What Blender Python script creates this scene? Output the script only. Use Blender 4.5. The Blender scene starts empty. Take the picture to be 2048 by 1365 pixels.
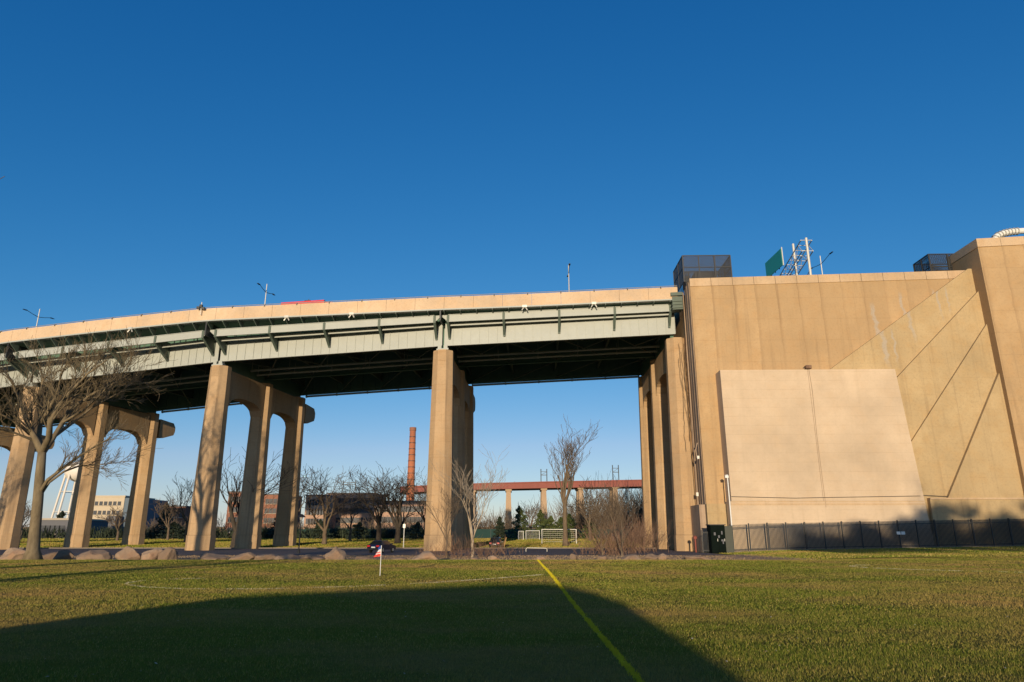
import bpy, math, random
import numpy as np
from mathutils import Vector, Matrix
R = math.radians
rng = random.Random(7)
SC = bpy.context.scene
COL = SC.collection

# ------------------------------------------------------------------ camera
EYE = 1.8
PITCH = R(15.83)
cam = bpy.data.cameras.new('camera')
cam.sensor_width = 36.0
cam.lens = 36.0 * 1365 / 2048
cam.clip_start = 0.1
cam.clip_end = 8000
camo = bpy.data.objects.new('camera', cam)
COL.objects.link(camo)
camo.location = (0, 0, EYE)
camo.rotation_euler = (R(90) + PITCH, 0, 0)
SC.camera = camo
SC.render.resolution_x, SC.render.resolution_y = 1024, 682

# ------------------------------------------------------------------ light
SUN_EL = 5.6
SUN_AZ = 7.0          # direction of travel, degrees right of straight ahead
world = bpy.data.worlds.new('World')
SC.world = world
world.use_nodes = True
wn = world.node_tree
bg = wn.nodes['Background']
sky = wn.nodes.new('ShaderNodeTexSky')
sky.sky_type = 'NISHITA'
sky.sun_disc = False
sky.sun_elevation = R(SUN_EL + 9)
sky.sun_rotation = R(180 + SUN_AZ)
sky.air_density = 1.0
sky.dust_density = 0.2
sky.ozone_density = 3.0
sky.altitude = 0
sep_ = wn.nodes.new('ShaderNodeSeparateColor'); cmb_ = wn.nodes.new('ShaderNodeCombineColor')
wn.links.new(sky.outputs[0], sep_.inputs[0])
def wmath(op, a, b):
    m_ = wn.nodes.new('ShaderNodeMath'); m_.operation = op
    for k_, v_ in enumerate((a, b)):
        if isinstance(v_, bpy.types.NodeSocket): wn.links.new(v_, m_.inputs[k_])
        else: m_.inputs[k_].default_value = v_
    return m_.outputs[0]
# clear, deep polarised blue: deepen red, keep green, lift blue
wn.links.new(wmath('MINIMUM', wmath('MULTIPLY', wmath('POWER', sep_.outputs[0], 2.0), 0.24), wmath('MULTIPLY', sep_.outputs[0], 0.9)), cmb_.inputs[0])
wn.links.new(wmath('MULTIPLY', sep_.outputs[1], 0.9), cmb_.inputs[1])
wn.links.new(wmath('MULTIPLY', wmath('POWER', wmath('MULTIPLY', sep_.outputs[2], 0.1), 0.72), 9.6), cmb_.inputs[2])
wn.links.new(cmb_.outputs[0], bg.inputs[0])
bg.inputs[1].default_value = 0.10
sl = bpy.data.lights.new('sun', 'SUN')
sl.energy = 4.6
sl.angle = R(0.5)
sl.color = (1.0, 0.81, 0.56)
so = bpy.data.objects.new('sun', sl)
COL.objects.link(so)
sd = Vector((math.sin(R(SUN_AZ)) * math.cos(R(SUN_EL)), math.cos(R(SUN_AZ)) * math.cos(R(SUN_EL)), -math.sin(R(SUN_EL))))
so.rotation_euler = sd.to_track_quat('-Z', 'Y').to_euler()
so.location = (-20, -60, 60)
SC.view_settings.view_transform = 'Standard'
SC.view_settings.look = 'None'
SC.view_settings.exposure = 0.0
SC.view_settings.gamma = 1.0
SC.view_settings.use_curve_mapping = False

# ------------------------------------------------------------------ helpers
CP, SP = math.cos(PITCH), math.sin(PITCH)
def ray(x, y):
    u = (x - 1024) / 1365.0; v = (y - 682) / 1365.0
    return Vector((u, CP + v * SP, SP - v * CP))
def P(x, y, Y):
    d = ray(x, y)
    return Vector((d.x / d.y * Y, Y, EYE + d.z / d.y * Y))
def sm(a, b, t):
    t = max(0.0, min(1.0, (t - a) / (b - a)))
    return t * t * (3 - 2 * t)
def gz(x, y):
    zl = -0.45 * sm(52, 64, y) + 0.55 * sm(116, 145, y) + 0.7 * sm(150, 220, y) + 0.5 * sm(230, 320, y)
    zr = (-0.2 + 0.65 * max(-0.3, min(1.6, (x - 27) / 37))) * sm(45, 88, y)
    w = sm(22, 32, x) * (1 - sm(95, 130, y))
    return zl * (1 - w) + zr * w

def tag(o, label=None, cat=None, group=None, kind=None):
    if label: o['label'] = label
    if cat: o['category'] = cat
    if group: o['group'] = group
    if kind: o['kind'] = kind
    return o
def thing(name, loc, label, cat, group=None, rz=0):
    o = bpy.data.objects.new(name, None)
    COL.objects.link(o)
    o.location = loc
    o.rotation_euler = (0, 0, rz)
    o.empty_display_size = 0.5
    return tag(o, label, cat, group)

class MB:
    """collects faces for one mesh"""
    def __init__(s): s.v = []; s.f = []
    def add(s, vs, fs):
        b = len(s.v)
        s.v += [tuple(p) for p in vs]
        s.f += [tuple(i + b for i in f) for f in fs]
        return s
    def box(s, x0, x1, y0, y1, z0, z1):
        return s.hexa([(x0, y0, z0), (x1, y0, z0), (x1, y1, z0), (x0, y1, z0)], [(x0, y0, z1), (x1, y0, z1), (x1, y1, z1), (x0, y1, z1)])
    def hexa(s, bot, top):
        n = len(bot)
        fs = [tuple(range(n - 1, -1, -1)), tuple(range(n, 2 * n))]
        for i in range(n):
            j = (i + 1) % n
            fs.append((i, j, n + j, n + i))
        return s.add(list(bot) + list(top), fs)
    def bar(s, a, b, w, h, up=(0, 0, 1)):
        a = Vector(a); b = Vector(b); d = (b - a).normalized()
        upv = Vector(up)
        if abs(d.dot(upv)) > 0.98: upv = Vector((0, 1, 0))
        sx = d.cross(upv).normalized(); sy = sx.cross(d).normalized()
        q = [(-w / 2, -h / 2), (w / 2, -h / 2), (w / 2, h / 2), (-w / 2, h / 2)]
        return s.hexa([a + sx * p + sy * r for p, r in q], [b + sx * p + sy * r for p, r in q])
    def tube(s, pts, rad, n=6, cap=True):
        pts = [Vector(p) for p in pts]
        if not hasattr(rad, '__len__'): rad = [rad] * len(pts)
        b = len(s.v)
        prev = None
        for i, p in enumerate(pts):
            d = (pts[min(i + 1, len(pts) - 1)] - pts[max(i - 1, 0)])
            if d.length < 1e-9: d = Vector((0, 0, 1))
            d.normalize()
            if prev is None:
                a = d.cross(Vector((0, 0, 1)))
                if a.length < 0.05: a = d.cross(Vector((0, 1, 0)))
                a.normalize()
            else:
                a = (prev - d * prev.dot(d)); a.normalize()
            prev = a
            c = d.cross(a)
            for k in range(n):
                t = 2 * math.pi * k / n
                s.v.append(tuple(p + (a * math.cos(t) + c * math.sin(t)) * rad[i]))
        for i in range(len(pts) - 1):
            for k in range(n):
                k2 = (k + 1) % n
                s.f.append((b + i * n + k, b + i * n + k2, b + (i + 1) * n + k2, b + (i + 1) * n + k))
        if cap:
            s.f.append(tuple(b + k for k in range(n - 1, -1, -1)))
            s.f.append(tuple(b + (len(pts) - 1) * n + k for k in range(n)))
        return s
    def prism(s, poly, vec):
        poly = [Vector(p) for p in poly]; vec = Vector(vec)
        return s.hexa(poly, [p + vec for p in poly])
    def build(s, name, mat, parent=None, origin=None, smooth=False, at=None, **kw):
        o = Vector(origin) if origin is not None else Vector((0, 0, 0))
        me = bpy.data.meshes.new(name)
        me.from_pydata([(p[0] - o.x, p[1] - o.y, p[2] - o.z) for p in s.v], [], s.f)
        me.materials.append(mat)
        if smooth:
            me.polygons.foreach_set('use_smooth', [True] * len(me.polygons))
        import bmesh
        bm = bmesh.new(); bm.from_mesh(me); bmesh.ops.recalc_face_normals(bm, faces=bm.faces); bm.to_mesh(me); bm.free()
        ob = bpy.data.objects.new(name, me)
        COL.objects.link(ob)
        if parent is not None: ob.parent = parent
        elif origin is not None: ob.location = o
        elif at is not None: ob.location = at
        tag(ob, **kw)
        return ob
def children(o): return [c for c in COL.objects if c.parent == o]
def copy_tree(o, parent=None, kids=None):
    c = o.copy(); COL.objects.link(c)
    if parent is not None: c.parent = parent
    for ch in list(o.children): copy_tree(ch, c)
    return c

# ------------------------------------------------------------------ materials
def newmat(name):
    m = bpy.data.materials.new(name); m.use_nodes = True
    return m, m.node_tree.nodes, m.node_tree.links, m.node_tree.nodes['Principled BSDF']
def noise(n, l, co, scale, detail=4, rough=0.55, mapping=None):
    t = n.new('ShaderNodeTexNoise'); t.inputs['Scale'].default_value = scale
    t.inputs['Detail'].default_value = detail; t.inputs['Roughness'].default_value = rough
    if mapping:
        mp = n.new('ShaderNodeMapping'); mp.inputs['Scale'].default_value = mapping
        l.new(co, mp.inputs['Vector']); l.new(mp.outputs[0], t.inputs['Vector'])
    else: l.new(co, t.inputs['Vector'])
    return t.outputs['Fac']
def ramp(n, l, fac, stops):
    r = n.new('ShaderNodeValToRGB')
    while len(r.color_ramp.elements) < len(stops): r.color_ramp.elements.new(0.5)
    for e, (p, c) in zip(r.color_ramp.elements, stops):
        e.position = p; e.color = (c, c, c, 1) if not hasattr(c, '__len__') else (*c, 1)
    l.new(fac, r.inputs[0])
    return r.outputs[0]
def mixc(n, l, a, b, fac, mode='MIX'):
    m = n.new('ShaderNodeMix'); m.data_type = 'RGBA'; m.blend_type = mode
    def put(sock, v):
        if isinstance(v, bpy.types.NodeSocket): l.new(v, sock)
        elif hasattr(v, '__len__'): sock.default_value = (*v, 1)
        else: sock.default_value = v
    put(m.inputs[0], fac); put(m.inputs[6], a); put(m.inputs[7], b)
    return m.outputs[2]
def bump(n, l, bs, h, strength, dist):
    b = n.new('ShaderNodeBump'); b.inputs['Strength'].default_value = strength; b.inputs['Distance'].default_value = dist
    l.new(h, b.inputs['Height']); l.new(b.outputs[0], bs.inputs['Normal'])
def mul(c, k): return tuple(min(1, x * k) for x in c)

def plain(name, col, rough=0.6, metal=0.0, var=0.12, scale=3.0, bmp=0.15, dist=0.01):
    m, n, l, bs = newmat(name)
    tc = n.new('ShaderNodeTexCoord').outputs['Object']
    f = noise(n, l, tc, scale)
    c = mixc(n, l, mul(col, 1 - var), mul(col, 1 + var), f)
    f2 = noise(n, l, tc, scale * 0.13, 3)
    c = mixc(n, l, c, mul(col, 0.8), ramp(n, l, f2, [(0.45, 0.0), (0.75, var * 3)]))
    l.new(c, bs.inputs['Base Color'])
    bs.inputs['Roughness'].default_value = rough; bs.inputs['Metallic'].default_value = metal
    if bmp: bump(n, l, bs, f, bmp, dist)
    return m
def concrete(name, col, streak=0.35, lift=1.8, liftamt=0.25, white=0.0, dark=(0.13, 0.09, 0.06), wallmarks=False, runs=()):
    m, n, l, bs = newmat(name)
    tc = n.new('ShaderNodeTexCoord').outputs['Object']
    f1 = noise(n, l, tc, 0.12, 5, 0.6)
    c = mixc(n, l, mul(col, 0.80), mul(col, 1.14), ramp(n, l, f1, [(0.3, 0.0), (0.7, 1.0)]))
    # warm and cool blotches
    f2 = noise(n, l, tc, 0.55, 6, 0.65)
    c = mixc(n, l, c, (col[0] * 0.98, col[1] * 0.91, col[2] * 0.82), ramp(n, l, f2, [(0.46, 0.0), (0.68, 0.8 if name != 'painted_render' else 0.35)]))
    # run-off streaks
    f3 = noise(n, l, tc, 1.0, 5, 0.7, (1.1, 1.1, 0.035))
    f4 = noise(n, l, tc, 0.1, 3)
    st = n.new('ShaderNodeMath'); st.operation = 'MULTIPLY'
    l.new(ramp(n, l, f3, [(0.52, 0.0), (0.70, 1.0)]), st.inputs[0])
    l.new(ramp(n, l, f4, [(0.35, 0.1), (0.65, streak)]), st.inputs[1])
    c = mixc(n, l, c, dark, st.outputs[0])
    if white:
        f5 = noise(n, l, tc, 1.0, 4, 0.6, (0.55, 0.55, 0.02))
        c = mixc(n, l, c, (0.6, 0.56, 0.5), ramp(n, l, f5, [(0.66, 0.0), (0.72, white)]))
    sep = n.new('ShaderNodeSeparateXYZ'); l.new(tc, sep.inputs[0])
    def mt(op, a, b_=0.0):
        q = n.new('ShaderNodeMath'); q.operation = op
        for k_, v_ in enumerate((a, b_)):
            if isinstance(v_, bpy.types.NodeSocket): l.new(v_, q.inputs[k_])
            else: q.inputs[k_].default_value = v_
        return q.outputs[0]
    if wallmarks:
        X, Z = sep.outputs[0], sep.outputs[2]
        wob = mt('MULTIPLY', mt('SUBTRACT', noise(n, l, tc, 0.35, 5, 0.7, (0.3, 1, 1.0)), 0.5), 2.2)
        Xw = mt('ADD', X, mt('MULTIPLY', wob, 0.35))
        # dark run-off under every coping joint, fading downwards
        fb = mt('FRACT', mt('DIVIDE', Xw, 3.05))
        jn = ramp(n, l, fb, [(0.0, 1.0), (0.06, 0.5), (0.16, 0.0)])
        fade = ramp(n, l, mt('DIVIDE', Z, 37.0), [(0.35, 0.12), (0.95, 0.75)])
        jm = mt('MULTIPLY', mt('MULTIPLY', jn, fade), ramp(n, l, f3, [(0.35, 0.15), (0.62, 1.0)]))
        c = mixc(n, l, c, (0.20, 0.125, 0.07), jm)
        # tonal difference from bay to bay
        bay = mt('FRACT', mt('MULTIPLY', mt('SINE', mt('MULTIPLY', mt('FLOOR', mt('DIVIDE', X, 3.05)), 12.9)), 43.7))
        c = mixc(n, l, c, mul(col, 0.78), mt('MULTIPLY', bay, 0.6))
    if runs:
        X, Z = sep.outputs[0], sep.outputs[2]
        wob = mt('MULTIPLY', mt('SUBTRACT', noise(n, l, tc, 0.35, 5, 0.7, (0.3, 0.0, 1.0)), 0.5), 2.2)
        for u0, zlo, zhi, wd in runs:
            dd_ = mt('ABSOLUTE', mt('SUBTRACT', mt('ADD', mt('ADD', X, wob), mt('MULTIPLY', mt('SUBTRACT', Z, 29.0), 0.07)), u0))
            mk = ramp(n, l, mt('DIVIDE', dd_, wd * 4), [(0.15, 1.0), (0.3, 0.0)])
            zm = mt('MULTIPLY', ramp(n, l, mt('DIVIDE', mt('SUBTRACT', Z, zlo), 2.0), [(0.0, 0.0), (1.0, 1.0)]), ramp(n, l, mt('DIVIDE', mt('SUBTRACT', zhi, Z), 1.0), [(0.0, 0.0), (1.0, 1.0)]))
            br = ramp(n, l, noise(n, l, tc, 0.7, 5, 0.75), [(0.30, 0.0), (0.48, 0.7)])
            c = mixc(n, l, c, (0.40, 0.35, 0.29), mt('MULTIPLY', mt('MULTIPLY', mk, zm), br))
    # pour joints: thin horizontal lines
    dv = n.new('ShaderNodeMath'); dv.operation = 'DIVIDE'; l.new(sep.outputs[2], dv.inputs[0]); dv.inputs[1].default_value = lift
    fr = n.new('ShaderNodeMath'); fr.operation = 'FRACT'; l.new(dv.outputs[0], fr.inputs[0])
    ln = ramp(n, l, fr.outputs[0], [(0.0, liftamt), (0.03, liftamt * 0.3), (0.06, 0.0)])
    lm = n.new('ShaderNodeMath'); lm.operation = 'MULTIPLY'; l.new(ln, lm.inputs[0]); l.new(ramp(n, l, f2, [(0.35, 0.2), (0.6, 1.0)]), lm.inputs[1])
    c = mixc(n, l, c, mul(col, 0.5), lm.outputs[0])
    bs.inputs['Specular IOR Level'].default_value = 0.2
    # patch repairs: blocky pours of slightly different tone, pitted surface
    vo = n.new('ShaderNodeTexVoronoi'); vo.distance = 'CHEBYCHEV'; vo.inputs['Scale'].default_value = 0.42
    l.new(tc, vo.inputs['Vector'])
    vs_ = n.new('ShaderNodeSeparateColor'); l.new(vo.outputs['Color'], vs_.inputs[0])
    c = mixc(n, l, c, mul(col, 0.72), ramp(n, l, vs_.outputs[0], [(0.70, 0.0), (0.80, 0.10 if name != 'painted_render' else 0.03)]))
    c = mixc(n, l, c, mul(col, 1.25), ramp(n, l, vs_.outputs[1], [(0.82, 0.0), (0.90, 0.07 if name != 'painted_render' else 0.02)]))
    f8 = noise(n, l, tc, 3.5, 8, 0.8)
    c = mixc(n, l, c, mul(col, 0.55), ramp(n, l, f8, [(0.50, 0.0), (0.70, 0.5 if name != 'painted_render' else 0.2)]))
    f6 = noise(n, l, tc, 2.2, 8, 0.7)
    l.new(c, bs.inputs['Base Color'])
    bs.inputs['Roughness'].default_value = 0.92
    bump(n, l, bs, f6, 0.35, 0.035)
    return m

M = {}
RUNS = ((25.7, 23.5, 33.5, 0.30), (27.0, 24.0, 29.5, 0.16), (29.8, 27, 35, 0.22), (34.3, 30, 35.5, 0.16), (35.6, 31, 35.5, 0.12))
M['pier'] = concrete('pier_concrete', (0.475, 0.325, 0.185), streak=0.8, lift=1.9, liftamt=0.5)
M['wall'] = concrete('anchorage_concrete', (0.475, 0.322, 0.172), streak=0.45, lift=3.1, liftamt=0.35, wallmarks=True, runs=RUNS)
M['slab'] = concrete('stepped_concrete', (0.45, 0.33, 0.18), streak=0.45, lift=2.2, liftamt=0.25, runs=RUNS)
M['side'] = concrete('side_concrete', (0.42, 0.31, 0.22), streak=0.9, lift=3.1, liftamt=0.3, dark=(0.10, 0.06, 0.045))
M['patch'] = concrete('painted_render', (0.555, 0.43, 0.30), streak=0.22, lift=1.2, liftamt=0.5, dark=(0.36, 0.27, 0.18))
M['coping'] = concrete('coping_concrete', (0.54, 0.39, 0.245), streak=0.3, lift=5, liftamt=0.0)
M['parapet'] = concrete('parapet_concrete', (0.64, 0.47, 0.31), streak=0.12, lift=7, liftamt=0.0, dark=(0.4, 0.3, 0.2))
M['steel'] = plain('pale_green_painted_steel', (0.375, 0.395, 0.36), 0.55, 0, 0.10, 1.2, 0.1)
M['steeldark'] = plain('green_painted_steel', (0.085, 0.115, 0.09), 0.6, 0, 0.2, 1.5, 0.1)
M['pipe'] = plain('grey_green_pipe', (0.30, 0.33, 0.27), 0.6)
M['under'] = plain('shaded_green_steel', (0.085, 0.17, 0.125), 0.75, 0, 0.25, 1.0, 0.1)  # darker copy of the bridge steel, with the underside's shade in its colour
M['rail'] = plain('galvanised_rail', (0.45, 0.46, 0.48), 0.4, 0.4, 0.05)
M['galv'] = plain('galvanised_steel', (0.55, 0.53, 0.47), 0.45, 0.2, 0.1)
M['darkmetal'] = plain('dark_metal', (0.03, 0.033, 0.035), 0.5, 0.3, 0.2)
M['black'] = plain('black_paint', (0.022, 0.022, 0.022), 0.5, 0.0, 0.2)
M['white'] = plain('white_paint', (0.75, 0.74, 0.70), 0.5, 0, 0.06)
M['signgreen'] = plain('sign_green', (0.015, 0.28, 0.22), 0.45, 0, 0.15, 2.0)
M['greenbox'] = plain('cabinet_green', (0.004, 0.008, 0.006), 0.9, 0, 0.3, 2.0)
M['greenbox'].node_tree.nodes['Principled BSDF'].inputs['Specular IOR Level'].default_value = 0.1
M['greybox'] = plain('cabinet_grey', (0.045, 0.05, 0.035), 0.6, 0, 0.15, 2.0)
M['red'] = plain('red_paint', (0.62, 0.03, 0.03), 0.35, 0, 0.08)
M['glass'] = plain('dark_glass', (0.015, 0.018, 0.022), 0.08, 0, 0.1, 1, 0)
M['rubber'] = plain('rubber', (0.015, 0.015, 0.015), 0.85)
M['bluecar'] = plain('blue_car_paint', (0.010, 0.016, 0.05), 0.22, 0.2, 0.05, 1, 0)
M['darkcar'] = plain('dark_car_paint', (0.02, 0.02, 0.028), 0.25, 0.2, 0.05, 1, 0)
M['taillight'] = plain('tail_light', (0.55, 0.02, 0.015), 0.25, 0, 0.05, 1, 0)
M['asphalt'] = plain('asphalt', (0.20, 0.165, 0.15), 0.95, 0, 0.25, 6, 1.0, 0.15)
M['asphalt'].node_tree.nodes['Principled BSDF'].inputs['Specular IOR Level'].default_value = 0.05
M['kerb'] = plain('kerb_stone', (0.20, 0.165, 0.14), 0.9, 0, 0.15)
M['yellow'] = plain('yellow_line_paint', (0.52, 0.43, 0.01), 0.9, 0, 0.35, 12, 0.5, 0.02)
M['chalk'] = plain('faded_white_line_paint', (0.42, 0.38, 0.26), 0.95, 0, 0.4, 5, 0.4, 0.02)
M['redsteel'] = plain('red_oxide_steel', (0.25, 0.065, 0.045), 0.7, 0, 0.2, 0.4)
M['farpier'] = plain('far_pier_concrete', (0.42, 0.29, 0.18), 0.9, 0, 0.15, 0.2)
M['beige'] = plain('beige_facade', (0.52, 0.43, 0.31), 0.9, 0, 0.08, 0.2)
M['blueface'] = plain('blue_grey_cladding', (0.10, 0.14, 0.18), 0.7, 0, 0.1, 0.2)
M['greywall'] = plain('grey_render', (0.13, 0.13, 0.14), 0.9, 0, 0.1, 0.3)
M['greyroof'] = plain('grey_roof', (0.14, 0.13, 0.125), 0.9, 0, 0.15, 0.3)
M['windowdark'] = plain('window_glass', (0.03, 0.035, 0.045), 0.55, 0, 0.2, 1, 0)
M['trim'] = plain('pale_stone_trim', (0.42, 0.36, 0.28), 0.9)
M['tank'] = plain('tank_white_paint', (0.72, 0.66, 0.58), 0.6, 0, 0.05, 0.2)
M['wood'] = plain('wood', (0.30, 0.18, 0.07), 0.85, 0, 0.25, 4)
M['windscreen'] = plain('green_windscreen', (0.012, 0.045, 0.040), 0.9, 0, 0.2, 0.5)
M['flagred'] = plain('flag_red', (0.75, 0.06, 0.04), 0.8)
M['flagwhite'] = plain('flag_white', (0.75, 0.72, 0.70), 0.8)
M['flagblue'] = plain('flag_blue', (0.03, 0.09, 0.35), 0.8)
M['roofshingle'] = plain('roof_shingle', (0.07, 0.06, 0.055), 0.95)
M['dirt'] = plain('bare_dirt', (0.24, 0.16, 0.10), 0.95, 0, 0.3, 1.5, 0.5, 0.03)

def brickmat(name, c1, c2, sx=4.0):
    m, n, l, bs = newmat(name)
    tc = n.new('ShaderNodeTexCoord').outputs['Object']
    mp = n.new('ShaderNodeMapping'); mp.inputs['Rotation'].default_value = (R(90), 0, 0); l.new(tc, mp.inputs['Vector'])
    b = n.new('ShaderNodeTexBrick'); b.inputs['Scale'].default_value = sx
    b.inputs['Color1'].default_value = (*c1, 1); b.inputs['Color2'].default_value = (*c2, 1); b.inputs['Mortar'].default_value = (*mul(c1, 0.8), 1)
    l.new(mp.outputs[0], b.inputs['Vector'])
    f = noise(n, l, tc, 0.25, 5)
    c = mixc(n, l, b.outputs[0], mul(c1, 0.55), ramp(n, l, f, [(0.45, 0.0), (0.75, 0.5)]))
    l.new(c, bs.inputs['Base Color']); bs.inputs['Roughness'].default_value = 0.95
    return m
M['brick'] = brickmat('red_brick', (0.26, 0.11, 0.07), (0.33, 0.16, 0.10))
M['brickpale'] = brickmat('pale_brick', (0.42, 0.25, 0.17), (0.50, 0.33, 0.23))
M['chimbrick'] = brickmat('chimney_brick', (0.40, 0.13, 0.06), (0.50, 0.19, 0.09))

def barkmat(name, a, b):
    m, n, l, bs = newmat(name)
    tc = n.new('ShaderNodeTexCoord').outputs['Object']
    f = noise(n, l, tc, 2.5, 6, 0.7, (1.0, 1.0, 0.3))
    l.new(mixc(n, l, a, b, ramp(n, l, f, [(0.35, 0.0), (0.65, 1.0)])), bs.inputs['Base Color'])
    bs.inputs['Roughness'].default_value = 0.95
    bump(n, l, bs, f, 0.6, 0.03)
    return m
M['bark'] = barkmat('grey_brown_bark', (0.12, 0.09, 0.05), (0.22, 0.17, 0.10))
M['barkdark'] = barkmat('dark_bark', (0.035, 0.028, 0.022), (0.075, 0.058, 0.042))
M['barkmid'] = barkmat('mid_brown_bark', (0.10, 0.070, 0.045), (0.19, 0.14, 0.09))
M['barkpale'] = barkmat('pale_bark', (0.30, 0.23, 0.16), (0.45, 0.37, 0.27))
M['brush'] = barkmat('red_brown_brush', (0.14, 0.075, 0.045), (0.26, 0.16, 0.10))

def leafmat(name, a, b):
    m, n, l, bs = newmat(name)
    g = n.new('ShaderNodeNewGeometry')
    c = mixc(n, l, a, b, g.outputs['Random Per Island'])
    l.new(c, bs.inputs['Base Color']); bs.inputs['Roughness'].default_value = 0.8
    bs.inputs['Subsurface Weight'].default_value = 0.0
    return m
M['evergreen'] = leafmat('evergreen_needles', (0.035, 0.055, 0.012), (0.11, 0.13, 0.03))
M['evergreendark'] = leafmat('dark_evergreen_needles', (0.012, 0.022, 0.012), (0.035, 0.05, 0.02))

M['leafdead'] = leafmat('dead_leaves', (0.30, 0.20, 0.10), (0.62, 0.52, 0.38))
M['drygrass'] = leafmat('dry_grass_blades', (0.20, 0.13, 0.06), (0.42, 0.29, 0.16))
def rockmat(name, a, b):
    m, n, l, bs = newmat(name)
    tc = n.new('ShaderNodeTexCoord').outputs['Object']
    oi = n.new('ShaderNodeObjectInfo')
    f = noise(n, l, tc, 1.6, 7, 0.7)
    c = mixc(n, l, a, b, ramp(n, l, f, [(0.35, 0.0), (0.65, 1.0)]))
    c = mixc(n, l, c, (0.30, 0.15, 0.07), ramp(n, l, noise(n, l, tc, 0.8, 3), [(0.5, 0.0), (0.65, 0.6)]))
    l.new(mixc(n, l, c, mul(a, 0.7), oi.outputs['Random']), bs.inputs['Base Color'])
    bs.inputs['Roughness'].default_value = 0.95
    bump(n, l, bs, f, 0.7, 0.08)
    return m
M['rock'] = rockmat('boulder_stone', (0.27, 0.185, 0.12), (0.44, 0.32, 0.22))

def grassground():
    m, n, l, bs = newmat('grass_ground')
    tc = n.new('ShaderNodeTexCoord').outputs['Object']
    f1 = noise(n, l, tc, 0.10, 5, 0.6, (1.0, 1.6, 1.0))
    f2 = noise(n, l, tc, 2.5, 6, 0.7)
    c = mixc(n, l, (0.15, 0.145, 0.015), (0.22, 0.19, 0.025), f2)
    c = mixc(n, l, c, (0.33, 0.21, 0.08), ramp(n, l, f1, [(0.44, 0.0), (0.64, 0.8)]))
    f3 = noise(n, l, tc, 14.0, 5, 0.8)
    c = mixc(n, l, c, (0.05, 0.06, 0.012), ramp(n, l, f3, [(0.5, 0.0), (0.7, 0.55)]))
    l.new(c, bs.inputs['Base Color'])
    bs.inputs['Roughness'].default_value = 1.0
    bs.inputs['Specular IOR Level'].default_value = 0.05
    bump(n, l, bs, f3, 1.0, 0.12)
    return m
M['grassground'] = grassground()
def blademat():
    m, n, l, bs = newmat('grass_blades')
    g = n.new('ShaderNodeNewGeometry')
    tc = n.new('ShaderNodeTexCoord').outputs['Object']
    f1 = noise(n, l, tc, 0.10, 5, 0.6, (1.0, 1.6, 1.0))
    c = ramp(n, l, g.outputs['Random Per Island'], [(0.0, (0.09, 0.13, 0.012)), (0.5, (0.16, 0.19, 0.02)), (0.8, (0.27, 0.25, 0.035)), (1.0, (0.48, 0.36, 0.12))])
    c = mixc(n, l, c, (0.38, 0.23, 0.08), ramp(n, l, f1, [(0.44, 0.0), (0.64, 0.7)]))
    l.new(c, bs.inputs['Base Color'])
    bs.inputs['Roughness'].default_value = 0.8
    bs.inputs['Specular IOR Level'].default_value = 0.2
    return m
M['blade'] = blademat()

# ------------------------------------------------------------------ ground
def build_ground():
    xs = [-3000, -1500, -800, -500, -350, -250, -190] + [-150 + 3 * i for i in range(84)] + [110, 140, 190, 260, 400, 800, 1500, 3000]
    ys = [-400, -200, -100, -60, -40, -20, -10] + [0.0 + 1.5 * i for i in range(64)] + [96 + 3 * i for i in range(48)] + [250, 270, 300, 340, 400, 600, 1000, 2000, 4000, 7000]
    vs = []
    for y in ys:
        for x in xs:
            z = gz(x, y)
            if 2 < y < 60 and abs(x) < 60:
                z += 0.03 * math.sin(x * 0.31 + 1.2) * math.sin(y * 0.23) - 0.02
            vs.append((x, y, z))
    nx = len(xs)
    fs = [(j * nx + i, j * nx + i + 1, (j + 1) * nx + i + 1, (j + 1) * nx + i) for j in range(len(ys) - 1) for i in range(nx - 1)]
    b = MB(); b.v = vs; b.f = fs
    b.build('ground', M['grassground'], smooth=True, kind='structure')
build_ground()
def gtrue(x, y):
    z = gz(x, y)
    if 2 < y < 60 and abs(x) < 60: z += 0.03 * math.sin(x * 0.31 + 1.2) * math.sin(y * 0.23) - 0.02
    return z

def strip(pts, w, lift, name, mat, n=24, wob=0.0, **kw):
    pts = [Vector((p[0], p[1], 0)) for p in pts]
    fine = []
    for a, b in zip(pts[:-1], pts[1:]):
        k = max(2, int((b - a).length / 0.7))
        for i in range(k): fine.append(a.lerp(b, i / k))
    fine.append(pts[-1])
    mb = MB(); L = []
    for i, p in enumerate(fine):
        d = (fine[min(i + 1, len(fine) - 1)] - fine[max(i - 1, 0)]).normalized()
        nn = Vector((-d.y, d.x, 0))
        ww = w * (1 + wob * rng.uniform(-1, 1))
        for sgn in (-1, 1):
            q = p + nn * sgn * ww / 2
            mb.v.append((q.x, q.y, gtrue(q.x, q.y) + lift))
    for i in range(len(fine) - 1):
        mb.f.append((2 * i, 2 * i + 1, 2 * i + 3, 2 * i + 2))
    return mb.build(name, mat, **kw)

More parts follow.
